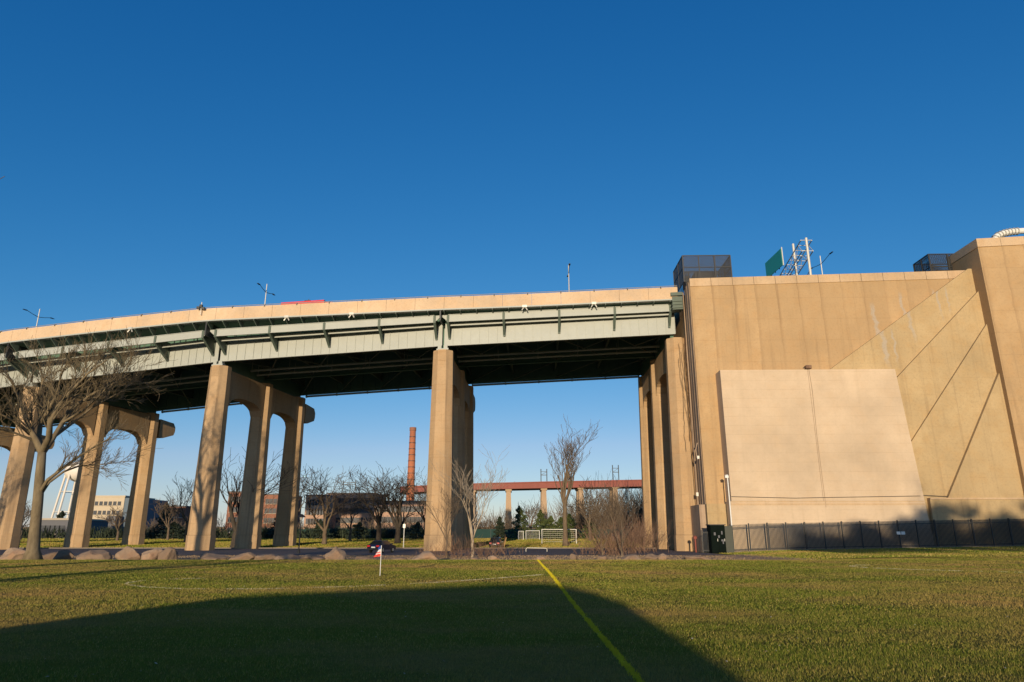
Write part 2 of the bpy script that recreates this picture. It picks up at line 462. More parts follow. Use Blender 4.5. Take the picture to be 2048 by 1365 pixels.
def sheet(name, poly_x, ys, lift, mat, **kw):
    """sheet following the ground; poly_x(y) gives x0, x1"""
    mb = MB(); nx = 40
    for y in ys:
        x0, x1 = poly_x(y)
        for i in range(nx + 1):
            x = x0 + (x1 - x0) * i / nx
            mb.v.append((x, y, gz(x, y) + lift))
    for j in range(len(ys) - 1):
        for i in range(nx):
            a = j * (nx + 1) + i
            mb.f.append((a, a + 1, a + nx + 2, a + nx + 1))
    return mb.build(name, mat, smooth=True, **kw)
sheet('road', lambda y: (-150, 24), [79 + 1.85 * i for i in range(21)], 0.05, M['asphalt'], kind='structure')
sheet('dirt_verge', lambda y: (-150, 26.5), [61.5 + 1.5 * i for i in range(13)], 0.028, M['dirt'], kind='structure')
b = MB()
for i in range(58):
    x0 = -150 + 3 * i
    b.box(x0, x0 + 2.97, 116.2, 116.5, gz(x0, 116) - 0.1, gz(x0, 116) + 0.2)
b.build('kerb', M['kerb'], kind='structure')
LINES = [([(1.4, 2), (1.62, 9.5), (1.8, 30), (1.95, 54.7)], 0.085, 'yellow', 'faded yellow painted line running away across the grass', .75),
 ([(-13.2, 31.2), (-14.4, 30.4), (-15.0, 29.3), (-15.0, 28.2), (-14.5, 27.2), (-13, 25.8), (-11.2, 24.9), (-8.5, 24.8), (-5.5, 26.3), (-3.2, 28.2), (-.8, 30.6), (1.5, 33.3)], 0.09, 'chalk', 'faint white curved pitch line left of the corner flag', 0.22),
 ([(22.6, 44.8), (21.4, 44.6), (20.4, 43.4), (20.1, 42), (20.2, 40.3), (21, 38.6), (22.6, 37), (25.2, 35.6), (29, 34.6), (34, 34)], 0.11, 'chalk', 'faint white curved pitch line before the fence on the right', 0.28)]
def build_lines():
    r = np.random.default_rng(9)
    for pts, w, mt_, lab, cover in LINES:
        P_ = np.array(pts, float); out = []
        for a, b2 in zip(P_[:-1], P_[1:]):
            L = np.linalg.norm(b2 - a); 
            k = int(L * 500 * cover * (0.7 if mt_ == 'chalk' else 1))
            t = r.uniform(0, 1, k)[:, None]; c = a + (b2 - a) * t
            d = (b2 - a) / L; nn = np.array([-d[1], d[0]])
            keepn = (np.sin(c[:, 0] * 2.3 + c[:, 1] * 1.9) + np.sin(c[:, 0] * 5.1 - c[:, 1] * 4.3) + r.normal(0, .6, k)) > (-1.1 if mt_ == 'yellow' else -0.4)
            c = c + nn * (r.normal(0, w * .33, k))[:, None]; c = c[keepn]
            n = len(c); x, y = c[:, 0], c[:, 1]
            z = np.array([gtrue(p, q) for p, q in c]) if n else np.zeros(0)
            far = 0.004 + 0.00045 * y; th = r.uniform(-.9, .9, n); hh = r.uniform(.018, .045, n)
            v = np.empty((n, 3, 3))
            v[:, 0] = np.stack([x - np.cos(th) * far, y - np.sin(th) * far, z], 1); v[:, 1] = np.stack([x + np.cos(th) * far, y + np.sin(th) * far, z], 1)
            v[:, 2] = np.stack([x + r.normal(0, .012, n), y + r.normal(0, .015, n), z + hh], 1)
            out.append(v.reshape(-1, 3))
        V = np.concatenate(out); nt = len(V) // 3
        me = bpy.data.meshes.new('painted_line'); me.from_pydata(V.tolist(), [], [(3 * q, 3 * q + 1, 3 * q + 2) for q in range(nt)])
        me.materials.append(M[mt_]); o = bpy.data.objects.new('painted_line', me); COL.objects.link(o); tag(o, kind='structure')
        if mt_ == 'yellow': strip(pts, w * .8, 0.004, 'painted_line', M[mt_], wob=.3, kind='structure')
build_lines()
def build_grass():
    r = np.random.default_rng(5)
    parts = []
    for (y0, y1, dens, h, w) in ((7.5, 12, 2400, 0.035, 0.004), (12, 18, 1500, 0.035, 0.006), (18, 28, 650, 0.04, 0.009), (28, 42, 330, 0.038, 0.012), (42, 61, 170, 0.038, 0.018)):
        hw = y1 * 0.78 + 2
        nb = int(dens * 2 * hw * (y1 - y0))
        x = r.uniform(-hw, hw, nb); y = r.uniform(y0, y1, nb)
        # clumps: keep more in noise maxima
        k = 0.5 + 0.3 * np.sin(x * 2.1 + np.sin(y * 1.7) * 2) * np.sin(y * 2.6 + np.sin(x * 1.3) * 2) + 0.2 * np.sin(x * 7.3 + np.sin(y * 5.7) * 3) * np.sin(y * 6.1 + np.sin(x * 4.9) * 3)
        keep = (r.uniform(0, 1, nb) < 0.45 + 0.55 * k) & (np.abs(x - (1.55 + 0.0073 * y)) > 0.06)
        x = x[keep]; y = y[keep]; k = k[keep]; n = len(x)
        z = np.array([gtrue(a, b2) for a, b2 in zip(x, y)]) if n < 40000 else None
        if z is None:
            s1 = np.clip((y - 52) / 12, 0, 1); zl = -0.45 * s1 * s1 * (3 - 2 * s1)
            s2 = np.clip((y - 45) / 43, 0, 1); zr = (-0.2 + 0.65 * np.clip((x - 27) / 37, -0.3, 1.6)) * s2 * s2 * (3 - 2 * s2)
            s3 = np.clip((x - 22) / 10, 0, 1); w3 = s3 * s3 * (3 - 2 * s3)
            z = zl * (1 - w3) + zr * w3
            m = (y < 60) & (np.abs(x) < 60)
            z = z + m * (0.03 * np.sin(x * 0.31 + 1.2) * np.sin(y * 0.23) - 0.02)
        th = r.uniform(0, 2 * np.pi, n)
        hh = h * (0.5 + 0.8 * r.uniform(0, 1, n)) * (0.6 + 0.7 * k)
        ww = w * r.uniform(0.6, 1.4, n)
        lean = r.uniform(0.1, 0.9, n) * hh
        la = r.uniform(0, 2 * np.pi, n)
        v = np.empty((n, 3, 3))
        v[:, 0] = np.stack([x - np.cos(th) * ww, y - np.sin(th) * ww, z - 0.01], 1)
        v[:, 1] = np.stack([x + np.cos(th) * ww, y + np.sin(th) * ww, z - 0.01], 1)
        v[:, 2] = np.stack([x + np.cos(la) * lean, y + np.sin(la) * lean, z + hh], 1)
        parts.append(v.reshape(-1, 3))
    for (y0, y1, xa, xb, dens, h, w) in ((61, 89, 25, 80, 25, 0.09, 0.06), (117, 150, -130, 26, 8, 0.16, 0.14), (150, 200, -150, 45, 4, 0.22, 0.22)):
        n = int(dens * (xb - xa) * (y1 - y0)); x = r.uniform(xa, xb, n); y = r.uniform(y0, y1, n)
        z = np.array([gz(a, b2) for a, b2 in zip(x, y)])
        th = r.uniform(-0.8, 0.8, n); hh = h * r.uniform(.5, 1.3, n)
        v = np.empty((n, 3, 3))
        v[:, 0] = np.stack([x - np.cos(th) * w, y - np.sin(th) * w, z - 0.01], 1)
        v[:, 1] = np.stack([x + np.cos(th) * w, y + np.sin(th) * w, z - 0.01], 1)
        v[:, 2] = np.stack([x, y + r.uniform(-1, 1, n) * hh, z + hh], 1)
        parts.append(v.reshape(-1, 3))
    V = np.concatenate(parts); nt = len(V) // 3
    me = bpy.data.meshes.new('grass')
    me.vertices.add(len(V)); me.vertices.foreach_set('co', V.astype(np.float32).ravel())
    me.loops.add(len(V)); me.loops.foreach_set('vertex_index', np.arange(len(V), dtype=np.int32))
    me.polygons.add(nt); me.polygons.foreach_set('loop_start', np.arange(nt, dtype=np.int32) * 3)
    me.update(calc_edges=True)
    me.materials.append(M['blade'])
    o = bpy.data.objects.new('grass', me); COL.objects.link(o)
    tag(o, 'short patchy grass covering the sports field', 'grass', kind='stuff')
    print('grass tris', nt)
build_grass()
def build_scatter():
    r = np.random.default_rng(12)
    def leafset(name, label, n, xr, yr, sz, mat, flat=True, cat='leaves', h=0.1):
        x = r.uniform(*xr, n); y = r.uniform(*yr, n)
        if flat: y = yr[0] + (yr[1] - yr[0]) * r.uniform(0, 1, n) ** 1.5
        z = np.array([gtrue(p, q) for p, q in zip(x, y)])
        V = []; Fc = []
        for i in range(n):
            a = r.uniform(0, 6.28); w = sz * r.uniform(.6, 1.4)
            if flat:
                c, s_ = math.cos(a) * w, math.sin(a) * w; t = r.uniform(-.6, .9) * w
                V += [(x[i] - c, y[i] - s_, z[i] + .03), (x[i] + s_ * .6, y[i] - c * .6, z[i] + .035 + t * .3), (x[i] + c, y[i] + s_, z[i] + .03 + abs(t)), (x[i] - s_ * .6, y[i] + c * .6, z[i] + .04)]; Fc.append((4 * i, 4 * i + 1, 4 * i + 2, 4 * i + 3))
            else:
                a = r.uniform(-.8, .8); c, s_ = math.cos(a) * w, math.sin(a) * w; hh = h * r.uniform(.4, 1.4)
                V += [(x[i] - c, y[i] - s_, z[i]), (x[i] + c, y[i] + s_, z[i]), (x[i] + r.normal(0, hh * .5), y[i] + r.normal(0, hh * .4), z[i] + hh)]; Fc.append((3 * i, 3 * i + 1, 3 * i + 2))
        me = bpy.data.meshes.new(name); me.from_pydata(V, [], Fc); me.materials.append(M[mat])
        o = bpy.data.objects.new(name, me); COL.objects.link(o); tag(o, label, cat, kind='stuff')
    leafset('fallen_leaves', 'scattered pale dead leaves lying on the grass', 1500, (-30, 40), (8, 50), .022, 'leafdead')
    leafset('dry_grass', 'dry tan grass on the dirt verge behind the boulders', 42000, (-120, 26), (59.5, 79), .035, 'drygrass', False, 'grass', .09)
build_scatter()

# ------------------------------------------------------------------ bridge
# stations at the piers, right to left: near girder line, heading, girder bottom height, edge overhang
ST = [dict(p=(24.6, 98.0), a=1.0, z=30.75, c=1.5),
      dict(p=(-10.4, 99.0), a=3.6, z=29.15, c=2.1),
      dict(p=(-45.5, 102.7), a=9.5, z=27.65, c=3.2),
      dict(p=(-78.5, 109.0), a=15.0, z=25.6, c=4.0),
      dict(p=(-111, 119.0), a=19.0, z=24.0, c=4.6)]
cum = [0]
for a, b_ in zip(ST[:-1], ST[1:]):
    cum.append(cum[-1] + math.dist(a['p'], b_['p']))
def fr(s):
    """returns point on near girder line, unit vector toward the viewer side, bottom height, overhang, lift"""
    i = 0
    while i < len(ST) - 2 and s > cum[i + 1]: i += 1
    t = (s - cum[i]) / (cum[i + 1] - cum[i])
    A, B = ST[i], ST[i + 1]
    L = lambda u, v: u + (v - u) * t
    a = R(L(A['a'], B['a']))
    tt = s / cum[-1]
    return Vector((L(A['p'][0], B['p'][0]), L(A['p'][1], B['p'][1]), 0)), Vector((-math.sin(a), -math.cos(a), 0)), L(A['z'], B['z']), L(A['c'], B['c']), 0.15 + 1.0 * sm(15, 95, s)
def E(s, off, dz):
    p, n, z, c, l_ = fr(s)
    q = p + n * off; q.z = z + dz
    return q
ORG = Vector((-10.4, 99.0, 0))
bridge = thing('highway_viaduct', ORG, 'long pale green steel highway bridge with tan parapet, descending to the left', 'bridge')
def slabseg(mb, s0, s1, o0, o1, z0, z1, of=None):
    def g(s):
        p, n, z, c, l_ = fr(s)
        a0 = o0(c) if callable(o0) else o0; a1 = o1(c) if callable(o1) else o1
        b0 = z0(l_) if callable(z0) else z0; b1 = z1(l_) if callable(z1) else z1
        return [E(s, a0, b0), E(s, a1, b0), E(s, a1, b1), E(s, a0, b1)]
    mb.hexa(g(s0), g(s1))
W = 27.0
def girder(off, name):
    fl = MB()
    for i in range(4):
        slabseg(fl, cum[i] + 0.15, cum[i + 1] - 0.15, off - 0.35, off + 0.12, -0.09, 0.0)
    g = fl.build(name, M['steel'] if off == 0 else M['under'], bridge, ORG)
    for i in range(4):
        n = 26; L = cum[i + 1] - cum[i]
        for k in range(n):
            s0 = cum[i] + 0.15 + (L - 0.3) * k / n; s1 = cum[i] + 0.15 + (L - 0.3) * (k + 1) / n
            m = MB()
            slabseg(m, s0 + 0.035, s1 - 0.035, off - 0.03, off + rng.uniform(-0.012, 0.012), 0.0, 3.35)
            slabseg(m, s0 - 0.035, s0 + 0.035, off - 0.05, off + 0.10, 0.0, 3.35)
            if off == 0 or k % 2 == 0:
                if off != 0:
                    m = MB(); slabseg(m, s0, min(s1 + (s1 - s0), cum[i + 1] - .15), off - 0.03, off, 0.0, 3.35); slabseg(m, s0 - .03, s0 + .03, off - .05, off + .1, 0, 3.35)
                m.build('web_panel', M['steel'] if off == 0 else M['under'], g, ORG)
    return g
girder(0.0, 'plate_girder')
g2 = girder(-W, 'plate_girder')
# middle girder lines
for off in (-13.5,):
    m = MB()
    for i in range(4):
        slabseg(m, cum[i] + .15, cum[i + 1] - .15, off - .03, off + .03, 0.0, 3.3)
        slabseg(m, cum[i] + .15, cum[i + 1] - .15, off - .3, off + .3, -.09, 0.0)
    m.build('plate_girder', M['under'], bridge, ORG)
# deck slab
m = MB(); nseg = 60
for k in range(nseg):
    s0 = cum[-1] * k / nseg; s1 = cum[-1] * (k + 1) / nseg
    slabseg(m, s0, s1, lambda c: c + 0.5, -W - 2.0, lambda l: 4.2 + l, lambda l: 4.5 + l)
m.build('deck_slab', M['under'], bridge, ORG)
# bracket stations
br_s = []
for i in range(4):
    L = cum[i + 1] - cum[i]
    for k in range(5): br_s.append(cum[i] + 1.0 + (L - 2.0) * k / 4)
def bracket_mesh(s):
    m = MB(); p, n, z, c, l_ = fr(s)
    t = Vector((-n.y, n.x, 0)) * 0.06
    # tapered web
    poly = [E(s, 0.1, 1.0), E(s, 0.1, 3.9), E(s, c, 3.9), E(s, c, 3.0)]
    m.prism([q - t for q in poly], t * 2)
    tf = t * 3.0
    m.hexa([E(s, 0.1, 0.95) - tf, E(s, 0.1, 0.95) + tf, E(s, 0.1, 1.05) + tf, E(s, 0.1, 1.05) - tf],
           [E(s, c + 0.06, 2.93) - tf, E(s, c + 0.06, 2.93) + tf, E(s, c + 0.06, 3.03) + tf, E(s, c + 0.06, 3.03) - tf])
    m.hexa([E(s, c + .03, 2.95) - tf, E(s, c + .03, 2.95) + tf, E(s, c + .14, 2.95) + tf, E(s, c + .14, 2.95) - tf],
           [E(s, c + .03, 4.1) - tf, E(s, c + .03, 4.1) + tf, E(s, c + .14, 4.1) + tf, E(s, c + .14, 4.1) - tf])
    m.hexa([E(s, 0.12, .9) - tf * .8, E(s, 0.12, .9) + tf * .8, E(s, 0.24, .9) + tf * .8, E(s, 0.24, .9) - tf * .8],
           [E(s, 0.12, 3.6) - tf * .8, E(s, 0.12, 3.6) + tf * .8, E(s, 0.24, 3.6) + tf * .8, E(s, 0.24, 3.6) - tf * .8])
    return m
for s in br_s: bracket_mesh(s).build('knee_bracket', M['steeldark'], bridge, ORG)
# fascia beams between brackets, intermediate stringer with hangers
allb = [0.1] + br_s + [cum[-1]]
for a, b_ in zip(allb[:-1], allb[1:]):
    if b_ - a < 0.3: continue
    m = MB()
    near = (b_ - a) < 3.0
    s0, s1 = a + 0.05, b_ - 0.05
    if near and a > 2 and b_ < cum[-1] - 2:      # expansion joint: the two beam ends taper to a point
        mid = (a + b_) / 2
        for (u, v) in ((s0, mid - 0.06), (s1, mid + 0.06)):
            def g(s, z0, z1):
                c = fr(s)[3]; return [E(s, c - 0.02, z0), E(s, c + 0.03, z0), E(s, c + 0.03, z1), E(s, c - 0.02, z1)]
            m.hexa(g(u, 3.1, 4.1), g(v, 3.9, 4.1))
    else:
        slabseg(m, s0, s1, lambda c: c - .02, lambda c: c + .03, 3.1, 4.1)
        slabseg(m, s0, s1, lambda c: c - .12, lambda c: c + .12, 3.02, 3.1)
        slabseg(m, s0, s1, lambda c: c - .12, lambda c: c + .12, 4.1, 4.17)
    m.build('fascia_beam', M['steel'], bridge, ORG)
    if not near:
        m = MB()
        slabseg(m, s0, s1, lambda c: c * .5 - .03, lambda c: c * .5 + .03, 2.75, 3.15)
        slabseg(m, s0, s1, lambda c: c * .5 - .12, lambda c: c * .5 + .12, 2.68, 2.75)
        k = 4
        for q in range(1, k):
            sq = s0 + (s1 - s0) * q / k
            slabseg(m, sq - .05, sq + .05, lambda c: c * .5 - .06, lambda c: c * .5 + .06, 3.15, 3.95)
        m.build('stringer', M['steel'], bridge, ORG)
# parapet, base flange, curb brackets, rail
def pp(c): return c + 1.15
npar = 32
for k in range(npar):
    s0 = cum[-1] * k / npar; s1 = cum[-1] * (k + 1) / npar
    m = MB()
    for q in range(2):
        a = s0 + (s1 - s0) * q / 2; b_ = s0 + (s1 - s0) * (q + 1) / 2
        slabseg(m, a + (0.015 if q == 0 else 0), b_ - (0.015 if q == 1 else 0), lambda c: c + .85, lambda c: c + 1.15, lambda l: 4.45 + l, lambda l: 6.3 + l)
    m.build('parapet_panel', M['parapet'], bridge, ORG)
m = MB()
for k in range(nseg):
    s0 = cum[-1] * k / nseg; s1 = cum[-1] * (k + 1) / nseg
    slabseg(m, s0, s1, lambda c: c + .5, lambda c: c + 1.2, lambda l: 4.25 + l, lambda l: 4.45 + l)
m.build('parapet_base', M['steel'], bridge, ORG)
for off in (0.0, -W):  # dark web added in place of the shaded void below the deck
    m = MB()
    for k in range(nseg):
        s0 = cum[-1] * k / nseg; s1 = cum[-1] * (k + 1) / nseg
        slabseg(m, s0, s1, off - .04, off + .0, 3.36, lambda l: 4.19 + l)
    m.build('void_shade_web', M['under'], bridge, ORG)
for i in (1, 2, 3, 4):
    m = MB(); slabseg(m, cum[i] - .25, cum[i] + .25, -.6, -W - .3, -.78, 3.9); m.build('diaphragm', M['under'], bridge, ORG)
m = MB(); slabseg(m, .3, .8, -.6, -W - .3, -.78, 1.6); m.build('diaphragm', M['under'], bridge, ORG)
ncb = 58
for k in range(ncb):
    s = cum[-1] * (k + .5) / ncb
    p, n, z, c, l_ = fr(s)
    t = Vector((-n.y, n.x, 0)) * 0.07
    m = MB()
    m.prism([E(s, c - .35, 3.95) - t, E(s, c - .35, 4.2 + l_) - t, E(s, c + 1.15, 4.25 + l_) - t, E(s, c + 1.15, 4.05 + l_) - t], t * 2)
    m.build('curb_bracket', M['steeldark'], bridge, ORG)
rail = MB()
for off in (0.92,):
    rail.tube([E(cum[-1] * k / 60, fr(cum[-1] * k / 60)[3] + 1.0, 6.52 + fr(cum[-1] * k / 60)[4]) for k in range(61)], 0.055, 6)
rl = rail.build('rail', M['rail'], bridge, ORG)
nrp = 28
for k in range(nrp):
    s = cum[-1] * (k + .5) / nrp
    p, n, z, c, l_ = fr(s)
    m = MB(); m.bar(E(s, c + 1.0, 6.28 + l_), E(s, c + 1.0, 6.52 + l_), .1, .1)
    m.bar(E(s, c + 1.16, 6.12 + l_), E(s, c + 1.2, 6.36 + l_), .16, .06)
    m.build('rail_post', M['darkmetal'], rl, ORG)
# floor beams and cross bracing under the deck
for s in br_s:
    m = MB(); p, n, z, c, l_ = fr(s)
    t = Vector((-n.y, n.x, 0)) * 0.12
    m.prism([E(s, -.05, 1.7) - t * .3, E(s, -.05, 3.9) - t * .3, E(s, -W, 3.9) - t * .3, E(s, -W, 1.7) - t * .3], t * .6)
    m.prism([E(s, -.05, 1.6) - t * 1.5, E(s, -.05, 1.7) - t * 1.5, E(s, -W, 1.7) - t * 1.5, E(s, -W, 1.6) - t * 1.5], t * 3)
    m.build('floor_beam', M['steeldark'], bridge, ORG)
m = MB()
for off in (-3.4, -6.8, -10.2, -16.8, -20.2, -23.6):
    for i in range(4):
        slabseg(m, cum[i] + .3, cum[i + 1] - .3, off - .15, off + .15, 3.0, 3.95)
m.build('deck_stringers', M['under'], bridge, ORG)
for i in range(4):
    L = cum[i + 1] - cum[i]
    for k in range(4):
        s0 = cum[i] + 1.0 + (L - 2.0) * k / 4; s1 = cum[i] + 1.0 + (L - 2.0) * (k + 1) / 4
        m = MB()
        m.bar(E(s0, -.4, .3), E(s1, -13.2, .3), .16, .16); m.bar(E(s1, -.4, .32), E(s0, -13.2, .32), .16, .16)
        m.bar(E(s0, -13.8, .3), E(s1, -26.8, .3), .16, .16)
        m.build('cross_brace', M['steeldark'], bridge, ORG)
# utility pipes
for off, z0, r in ((-7.6, 0.2, .20), (-9.6, -0.1, .16), (-W - .9, -0.2, .2)):
    for i in range(4):
        m = MB()
        k = 5
        m.tube([E(cum[i] + 1.2 + (cum[i + 1] - cum[i] - 2.4) * q / k, off, z0) for q in range(k + 1)], r, 8)
        for q in range(k + 1):
            s = cum[i] + 1.2 + (cum[i + 1] - cum[i] - 2.4) * q / k
            m.bar(E(s, off, z0 - r - .05), E(s, off, 1.6), .08, .08)
            m.tube([E(s - .12, off, z0), E(s + .12, off, z0)], r + .06, 8)
        m.build('utility_pipe', M['pipe'], bridge, ORG)
# small luminaires clipped under the parapet
for x in (262, 575, 705, 1050, 1187):
    # find station by x
    best = min((abs((lambda q: 1024 + 1365 * (q.x / (q.y * CP + (q.z - EYE) * SP)))(E(s * .2, fr(s * .2)[3] + 1, 5)) - x), s * .2) for s in range(0, int(cum[-1] * 5)))
    s = best[1]; p, n, z, c, l_ = fr(s)
    m = MB()
    t = Vector((-n.y, n.x, 0))
    for sg in (-1, 1):
        m.bar(E(s, c + 1.05, 4.3 + l_) + t * .1 * sg, E(s, c + 1.15, 3.75 + l_) + t * .42 * sg, .12, .14)
    m.bar(E(s, c + 1.22, 4.35 + l_) - t * .34, E(s, c + 1.22, 4.35 + l_) + t * .34, .12, .36)
    m.build('light_fitting', M['galv'], bridge, ORG)
# joint box over pier and electrical box at the abutment end
m = MB(); p, n, z, c, l_ = fr(0.0)
m.hexa([E(.9, c - .3, 2.9), E(.9, c + 1.3, 2.9), E(.9, c + 1.3, 4.9), E(.9, c - .3, 4.9)], [E(-.6, c - .3, 2.9), E(-.6, c + 1.3, 2.9), E(-.6, c + 1.3, 4.9), E(-.6, c - .3, 4.9)])
m.hexa([E(1.1, c - .3, 5.0), E(1.1, c + 1.5, 5.0), E(1.1, c + 1.5, 5.5), E(1.1, c - .3, 5.5)], [E(-.6, c - .3, 5.0), E(-.6, c + 1.5, 5.0), E(-.6, c + 1.5, 5.5), E(-.6, c - .3, 5.5)])
for k in range(3):
    m.hexa([E(1.0, c - .1, 3.1 + k * .5), E(1.0, c + 1.45, 3.1 + k * .5), E(1.0, c + 1.45, 3.22 + k * .5), E(1.0, c - .1, 3.22 + k * .5)], [E(-.5, c - .1, 3.1 + k * .5), E(-.5, c + 1.45, 3.1 + k * .5), E(-.5, c + 1.45, 3.22 + k * .5), E(-.5, c - .1, 3.22 + k * .5)])
m.build('junction_box', M['steeldark'], bridge, ORG)
for i in (1, 2, 3):
    m = MB()
    for sg in (-1, 1):
        slabseg(m, cum[i] + sg * .45 - .28, cum[i] + sg * .45 + .28, -.5, .25, -.55, 0.0)
    slabseg(m, cum[i] - .9, cum[i] + .9, -.6, .35, -.75, -.5)
    m.build('bearing', M['steel'], bridge, ORG)
    m = MB()
    slabseg(m, cum[i] - .1, cum[i] + .1, lambda c: c * .3, lambda c: c + 1.05, 3.0, lambda l: 4.4 + l)
    m.build('joint_post', M['darkmetal'], bridge, ORG)

# ------------------------------------------------------------------ piers
def octagon(w, d, ch, cx=0, cy=0):
    x, y = w / 2, d / 2
    return [(cx - x + ch, cy - y), (cx + x - ch, cy - y), (cx + x, cy - y + ch), (cx + x, cy + y - ch), (cx + x - ch, cy + y), (cx - x + ch, cy + y), (cx - x, cy + y - ch), (cx - x, cy - y + ch)]
def make_pier(i, label, corbel=True):
    s = ST[i]; a = R(s['a'])
    x, y = s['p']
    base = Vector((x, y, gz(x, y) - 0.05))
    t = thing('bridge_pier', base, label, 'bridge pier', 'concrete piers under the highway bridge', rz=-a)
    H = s['z'] - 0.75 - base.z
    cys = [0.9, 13.9, 26.4]
    wb, wt = 3.7, 2.95
    for k, cy in enumerate(cys):
        c = MB()
        h1 = 2.2
        n1 = octagon(wb + .16, 3.3, .95, 0, cy); n2 = octagon(wb + .16, 3.3, .95, 0, cy)
        c.hexa([(p[0], p[1], -0.6) for p in n1], [(p[0], p[1], h1) for p in n2])
        ns = 5
        for q in range(ns):
            za = h1 + (H - h1) * q / ns; zb = h1 + (H - h1) * (q + 1) / ns
            wa = wb + (wt - wb) * q / ns; wc = wb + (wt - wb) * (q + 1) / ns
            da = 3.1 - 0.3 * q / ns; dc = 3.1 - 0.3 * (q + 1) / ns
            c.hexa([(p[0], p[1], za + .03) for p in octagon(wa, da, .9, 0, cy)], [(p[0], p[1], zb - .03) for p in octagon(wc, dc, .88, 0, cy)])
            c.hexa([(p[0], p[1], zb - .04) for p in octagon(wc - .08, dc - .08, .86, 0, cy)], [(p[0], p[1], zb + .04) for p in octagon(wc - .08, dc - .08, .86, 0, cy)])
        # grooved top
        for q in range(7):
            xx = -.5 + q / 6
            if k == 0: c.box(xx - .07, xx + .07, cy - 1.47, cy - 1.39, H - 1.7, H - .1)
        c.build('column', M['pier'], t)
    # arched crossbeams
    for ya, yb in ((cys[0] + 1.3, cys[1] - 1.3), (cys[1] + 1.3, cys[2] - 1.3)):
        c = MB(); n = 14
        top = H - 0.35
        for q in range(n):
            u0, u1 = q / n, (q + 1) / n
            def zs(u):
                e = abs(2 * u - 1)
                return top - 3.7 - 2.1 * (1 - math.sqrt(max(0, 1 - e ** 2.6)))
            y0 = ya + (yb - ya) * u0; y1 = ya + (yb - ya) * u1
            c.add([(-1.05, y0, zs(u0)), (1.05, y0, zs(u0)), (1.05, y1, zs(u1)), (-1.05, y1, zs(u1)), (-1.05, y0, top), (1.05, y0, top), (1.05, y1, top), (-1.05, y1, top)],
                  [(3, 2, 1, 0), (4, 5, 6, 7), (1, 2, 6, 5), (3, 0, 4, 7)] + ([(0, 1, 5, 4)] if q == 0 else []) + ([(2, 3, 7, 6)] if q == n - 1 else []))
        c.build('crossbeam', M['pier'], t)
    if corbel:
        c = MB(); yb = cys[2] + 1.3
        prof = [(yb, H - 4.4), (yb + 1.2, H - 4.5), (yb + 3.9, H - 3.6), (yb + 4.2, H - 2.9), (yb + 4.2, H - 2.0), (yb + 3.6, H - 1.2), (yb, H - .9)]
        c.prism([(-1.3, p[0], p[1]) for p in prof], (2.6, 0, 0))
        c.build('corbel', M['pier'], t)
    return t
make_pier(0, 'concrete portal pier against the side of the tall tan anchorage wall', corbel=False)
make_pier(1, 'concrete pier in the middle of the bridge, beside the red brick chimney')
make_pier(2, 'concrete arched pier with branch shadows on its sunlit front, left of the black lamp post')
make_pier(3, 'concrete arched pier furthest left, partly behind the large bare tree')
make_pier(4, 'concrete arched pier beyond the left end of the view')

# ------------------------------------------------------------------ anchorage
AA = R(1.5)
AO = Vector((25.5, 92.0, 0))
AT = Vector((math.cos(AA), -math.sin(AA), 0)); AN = Vector((math.sin(AA), math.cos(AA), 0))
def Q(x, y, pr=0.0):
    """anchorage face coordinates (u, z) of the ray through x,y on the plane proud by pr"""
    d = ray(x, y); o = Vector((0, 0, EYE)); pl = AO - AN * pr
    t = (pl - o).dot(AN) / d.dot(AN)
    w = o + d * t
    return ((w - AO).dot(AT), w.z)
def F(u, pr, z):      # local coordinates of the anchorage empty: x along face, y into the mass
    return (u, -pr, z)
anch = thing('bridge_anchorage', AO, 'massive tan concrete anchorage wall filling the right side', 'anchorage', rz=-AA)
def poly_slab(name, pts, pr0, pr1, mat, parent=anch):
    m = MB(); m.prism([F(u, pr1, z) for u, z in pts], (0, pr1 - pr0, 0))
    return m.build(name, mat, parent)
UL, UR = 0.0, 95.0
ztop = lambda u: 37.2 - 1.2 + 0.022 * u
# main mass
m = MB(); m.prism([F(0, 0, -1), F(UR, 0, -1), F(UR, 0, ztop(UR)), F(0, 0, ztop(0))], (0, 45, 0))
m.build('main_wall', M['wall'], anch)
# coping panels
nb = 14; uw = 3.05
for k in range(13):
    u0 = k * uw; u1 = u0 + uw - .05
    m = MB(); m.prism([F(u0, .1, ztop(u0)), F(u1, .1, ztop(u1)), F(u1, .1, ztop(u1) + 1.2), F(u0, .1, ztop(u0) + 1.2)], (0, .55, 0))
    m.build('coping_panel', M['coping'], anch)
# side wall ribs
for k, (yy, w) in enumerate(((0.35, .35), (1.6, .3), (2.9, .5), (4.2, .3))):
    m = MB(); m.box(-.07 - .03 * (k % 2), 0, yy, yy + w, -1, ztop(0) + .6); m.build('side_rib', M['side'], anch)
m = MB(); m.prism([(-.02, .7, -1), (-.02, 1.5, -1), (-.02, 1.5, 37), (-.02, .7, 37)], (-.04, 0, 0)); m.prism([(-.02, 2.0, -1), (-.02, 2.8, -1), (-.02, 2.8, 37), (-.02, 2.0, 37)], (-.04, 0, 0))
m.build('side_panel', M['side'], anch)
# base block at the corner
m = MB(); z1 = Q(1412, 1008)[1]
m.box(-.15, 2.6, -.7, 0, -1, z1); m.build('corner_plinth', M['slab'], anch)
m = MB(); m.box(-.9, .0, .3, 5.5, -1, 8.0 - 2.4); m.build('corner_plinth', M['side'], anch)
